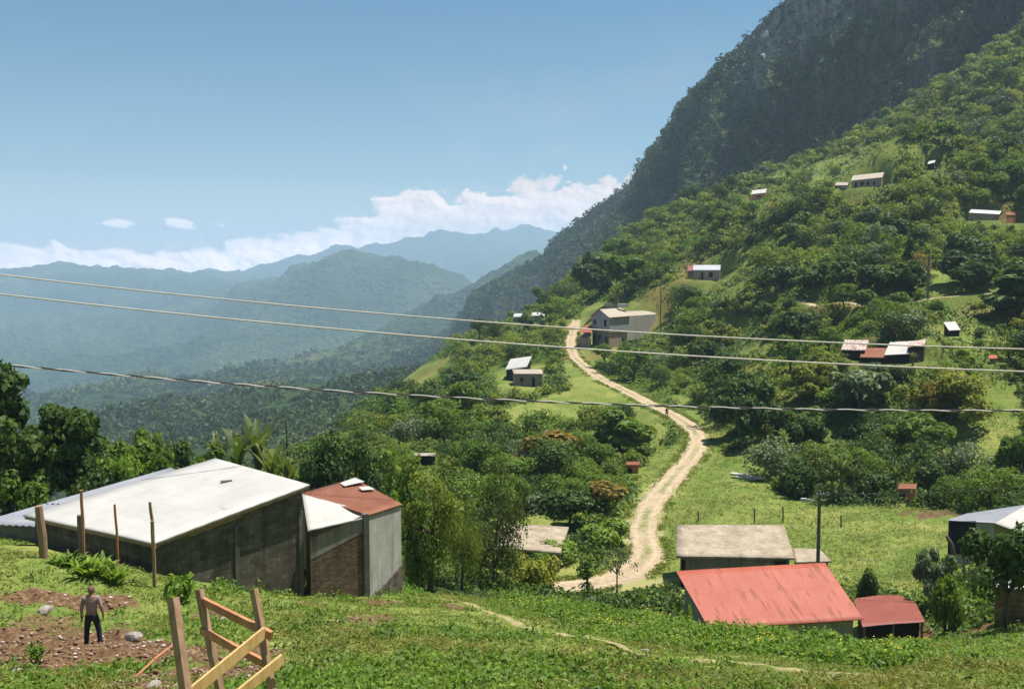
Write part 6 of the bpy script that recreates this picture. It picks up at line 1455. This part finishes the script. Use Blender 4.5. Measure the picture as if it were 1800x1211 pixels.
# ================================================================ SKY, SUN, AIR, CAMERA
def build_world():
    w = bpy.data.worlds.new('World'); C.world = w; w.use_nodes = True
    nt = w.node_tree; nt.nodes.clear(); N = nt.nodes; L = nt.links
    sky = N.new('ShaderNodeTexSky'); sky.sky_type = 'NISHITA'; sky.sun_disc = False
    sky.sun_elevation = R(SUN_EL); sky.sun_rotation = R(SUN_AZ); sky.altitude = 1200; sky.air_density = 1.0; sky.dust_density = 1.2; sky.ozone_density = 1.0
    def mth(op, a, b=0.0, c=0.0):
        n = N.new('ShaderNodeMath'); n.operation = op
        for k, v in enumerate((a, b, c)):
            if isinstance(v, bpy.types.NodeSocket): L.new(v, n.inputs[k])
            else: n.inputs[k].default_value = v
        return n.outputs[0]
    def ramp(f, stops):
        n = N.new('ShaderNodeValToRGB'); L.new(f, n.inputs[0]); e = n.color_ramp.elements
        while len(e) < len(stops): e.new(0.5)
        for i, (p, c) in enumerate(stops): e[i].position = p; e[i].color = (c, c, c, 1) if not isinstance(c, tuple) else c + (1,)
        return n.outputs[0]
    def mix(f, a, b, mode='MIX'):
        n = N.new('ShaderNodeMix'); n.data_type = 'RGBA'; n.blend_type = mode
        for k, v in ((0, f), (6, a), (7, b)):
            if isinstance(v, bpy.types.NodeSocket): L.new(v, n.inputs[k])
            else: n.inputs[k].default_value = v if k == 0 else v + (1,)
        return n.outputs[2]
    tc = N.new('ShaderNodeTexCoord'); sx = N.new('ShaderNodeSeparateXYZ'); L.new(tc.outputs['Generated'], sx.inputs[0])
    x, y, z = sx.outputs
    az = mth('MULTIPLY', mth('ARCTAN2', x, y), 57.2958); el = mth('MULTIPLY', mth('ARCSINE', z), 57.2958)
    cmb = N.new('ShaderNodeCombineXYZ'); L.new(az, cmb.inputs[0]); L.new(mth('MULTIPLY', el, 1.55), cmb.inputs[1])
    def noise(scale, detail, rough, off=0.0, dist=0.0):
        n = N.new('ShaderNodeTexNoise'); n.inputs['Scale'].default_value = scale; n.inputs['Detail'].default_value = detail; n.inputs['Roughness'].default_value = rough; n.inputs['Distortion'].default_value = dist
        m = N.new('ShaderNodeMapping'); m.inputs['Location'].default_value = (off, off * 0.7, 3.1); L.new(cmb.outputs[0], m.inputs[0]); L.new(m.outputs[0], n.inputs[0]); return n.outputs[0]
    # height of the cumulus bank along the horizon, in degrees, by azimuth (map range -30..30 -> 0..1)
    f = mth('DIVIDE', mth('ADD', az, 30.0), 60.0)
    top = ramp(f, BANK_TOP); base = ramp(f, BANK_BASE)
    top = mth('MULTIPLY', top, 10.0); base = mth('SUBTRACT', mth('MULTIPLY', base, 10.0), 2.0)
    puff = noise(0.62, 8, 0.56, 0.0, 0.25); big = noise(0.16, 3, 0.5, 4.0); puff2 = noise(0.62, 8, 0.56, 0.22, 0.25)
    hgt = mth('ADD', top, mth('ADD', mth('MULTIPLY', mth('SUBTRACT', puff, 0.5), mth('MULTIPLY_ADD', top, 1.0, 0.9)), mth('MULTIPLY', mth('SUBTRACT', big, 0.5), 2.2)))
    d = mth('SUBTRACT', hgt, el)
    dens = ramp(mth('MULTIPLY_ADD', d, 1.2, 0.35), [(0.16, 0.0), (0.40, 0.40), (0.64, 0.88), (0.9, 1.0)])
    low = ramp(mth('MULTIPLY_ADD', mth('SUBTRACT', el, base), 0.5, 0.5), [(0.3, 0.0), (0.75, 1.0)])
    wisp = mth('MULTIPLY', ramp(noise(0.45, 6, 0.6, 9.0), [(0.42, 0.0), (0.7, 1.0)]), 0.5)
    dens = mth('MULTIPLY', dens, mth('ADD', mth('MULTIPLY', low, 0.85), 0.15))
    # separate puffs: (azimuth, elevation, half width, half height)
    for (a0, e0, wa, we) in PUFFS:
        q = mth('ADD', mth('POWER', mth('ABSOLUTE', mth('DIVIDE', mth('SUBTRACT', az, a0), wa)), 2.0), mth('POWER', mth('ABSOLUTE', mth('DIVIDE', mth('SUBTRACT', el, e0), we)), 2.0))
        dd = ramp(mth('ADD', mth('MULTIPLY', q, -0.38), mth('MULTIPLY_ADD', mth('SUBTRACT', puff, 0.5), 3.6, 0.72)), [(0.38, 0.0), (0.85, 0.9)])
        dens = mth('MAXIMUM', dens, dd)
    # thin veil rising to the right
    veil = mth('MULTIPLY', ramp(noise(0.12, 5, 0.55, 15.0, 0.4), [(0.36, 0.0), (0.72, 1.0)]), ramp(mth('DIVIDE', el, 20.0), [(0.05, 0.5), (0.35, 0.42), (0.7, 0.0)]))
    veil = mth('MULTIPLY', veil, ramp(f, [(0.25, 0.1), (0.5, 0.5), (0.65, 1.0)]))
    veil = mth('MAXIMUM', veil, ramp(mth('DIVIDE', el, 20.0), [(0.0, 0.30), (0.12, 0.22), (0.3, 0.11), (0.7, 0.0)]))
    dens = mth('MAXIMUM', dens, veil)
    shade = ramp(mth('ADD', mth('MULTIPLY_ADD', mth('SUBTRACT', puff, puff2), 1.6, 0.62), mth('MULTIPLY', d, -0.07)), [(0.3, CLOUD_DARK), (0.68, CLOUD_LIGHT)])
    lift = ramp(mth('DIVIDE', el, 20.0), [(0.0, 2.2), (0.05, 1.9), (0.12, 1.15), (0.25, 0.58), (0.6, 0.34)])   # clouds near the horizon shine through more air
    lc = N.new('ShaderNodeVectorMath'); lc.operation = 'SCALE'; L.new(shade, lc.inputs[0]); L.new(mth('MULTIPLY', lift, 1.0), lc.inputs['Scale']); shade = lc.outputs[0]
    tint = mix(1.0, sky.outputs[0], SKY_TINT, 'MULTIPLY')
    col = mix(dens, tint, shade)
    bg = N.new('ShaderNodeBackground'); L.new(col, bg.inputs[0]); bg.inputs[1].default_value = SKY_STRENGTH
    out = N.new('ShaderNodeOutputWorld'); L.new(bg.outputs[0], out.inputs[0])

def kramp(pts):  # azimuth degrees -> ramp stop
    return [((a + 30) / 60.0, v / 10.0) for a, v in pts]
BANK_TOP = kramp([(-28, 0.9), (-25.5, 1.0), (-24.6, 1.5), (-23, 0.9), (-18, 0.7), (-15, 1.1), (-12, 1.7), (-9.5, 2.5), (-7, 3.4), (-5.5, 3.9), (-3, 3.9), (0, 4.2), (4, 4.7), (8, 5.3)])
BANK_BASE = kramp([(-28, 1.0), (-10, 1.0), (12, 1.0)])
PUFFS = [(-21.0, 2.15, 1.0, 0.28), (-17.4, 2.2, 1.9, 0.34), (-15.9, 2.55, 0.9, 0.45), (-14.5, 2.75, 0.7, 0.18)]
CLOUD_DARK, CLOUD_LIGHT = (7.0, 6.0, 5.8), (13.5, 10.8, 9.6)
SKY_TINT = (0.37, 0.62, 0.66)
SKY_STRENGTH = 0.088
build_world()
sd = bpy.data.lights.new('sun', 'SUN'); sd.energy = 5.0; sd.angle = R(0.5); sd.color = (1.0, 0.96, 0.90)
so = bpy.data.objects.new('sun', sd); COL.objects.link(so)
sv = Vector((math.cos(R(SUN_EL)) * math.sin(R(SUN_AZ)), math.cos(R(SUN_EL)) * math.cos(R(SUN_AZ)), math.sin(R(SUN_EL))))
so.rotation_euler = sv.to_track_quat('Z', 'Y').to_euler(); so.location = sv * 200

def build_haze():
    m, nt, N, L = newmat('valley haze')
    v = N.new('ShaderNodeVolumePrincipled'); v.inputs['Color'].default_value = HAZE_COL + (1,); v.inputs['Density'].default_value = HAZE_D; v.inputs['Anisotropy'].default_value = 0.18
    o = N.new('ShaderNodeOutputMaterial'); L.new(v.outputs[0], o.inputs['Volume'])
    b = MB().hexa([(-13000, -1500, -900), (13000, -1500, -900), (13000, 14600, -900), (-13000, 14600, -900)],
                  [(-13000, -1500, 500), (13000, -1500, 500), (13000, 14600, 500), (-13000, 14600, 500)])
    return tag(b.build('haze', m), kind='stuff')
HAZE_COL = (0.57, 0.78, 1.0); HAZE_D = 0.00014
build_haze()
cd = bpy.data.cameras.new('camera'); cam = bpy.data.objects.new('camera', cd); COL.objects.link(cam)
cd.sensor_width = 36.0; cd.lens = 35.0; cd.clip_start = 0.1; cd.clip_end = 40000
cam.location = (0, 0, 0); cam.rotation_euler = (R(90) - PITCH, 0, 0); C.camera = cam
C.view_settings.view_transform = 'Standard'; C.view_settings.look = 'None'; C.view_settings.exposure = 0.72; C.view_settings.gamma = 1.0
C.render.engine = 'CYCLES'; C.cycles.use_denoising = True
C.cycles.max_bounces = 6; C.cycles.diffuse_bounces = 2; C.cycles.transmission_bounces = 3; C.cycles.glossy_bounces = 2; C.cycles.volume_bounces = 1; C.cycles.transparent_max_bounces = 4
C.render.film_transparent = False
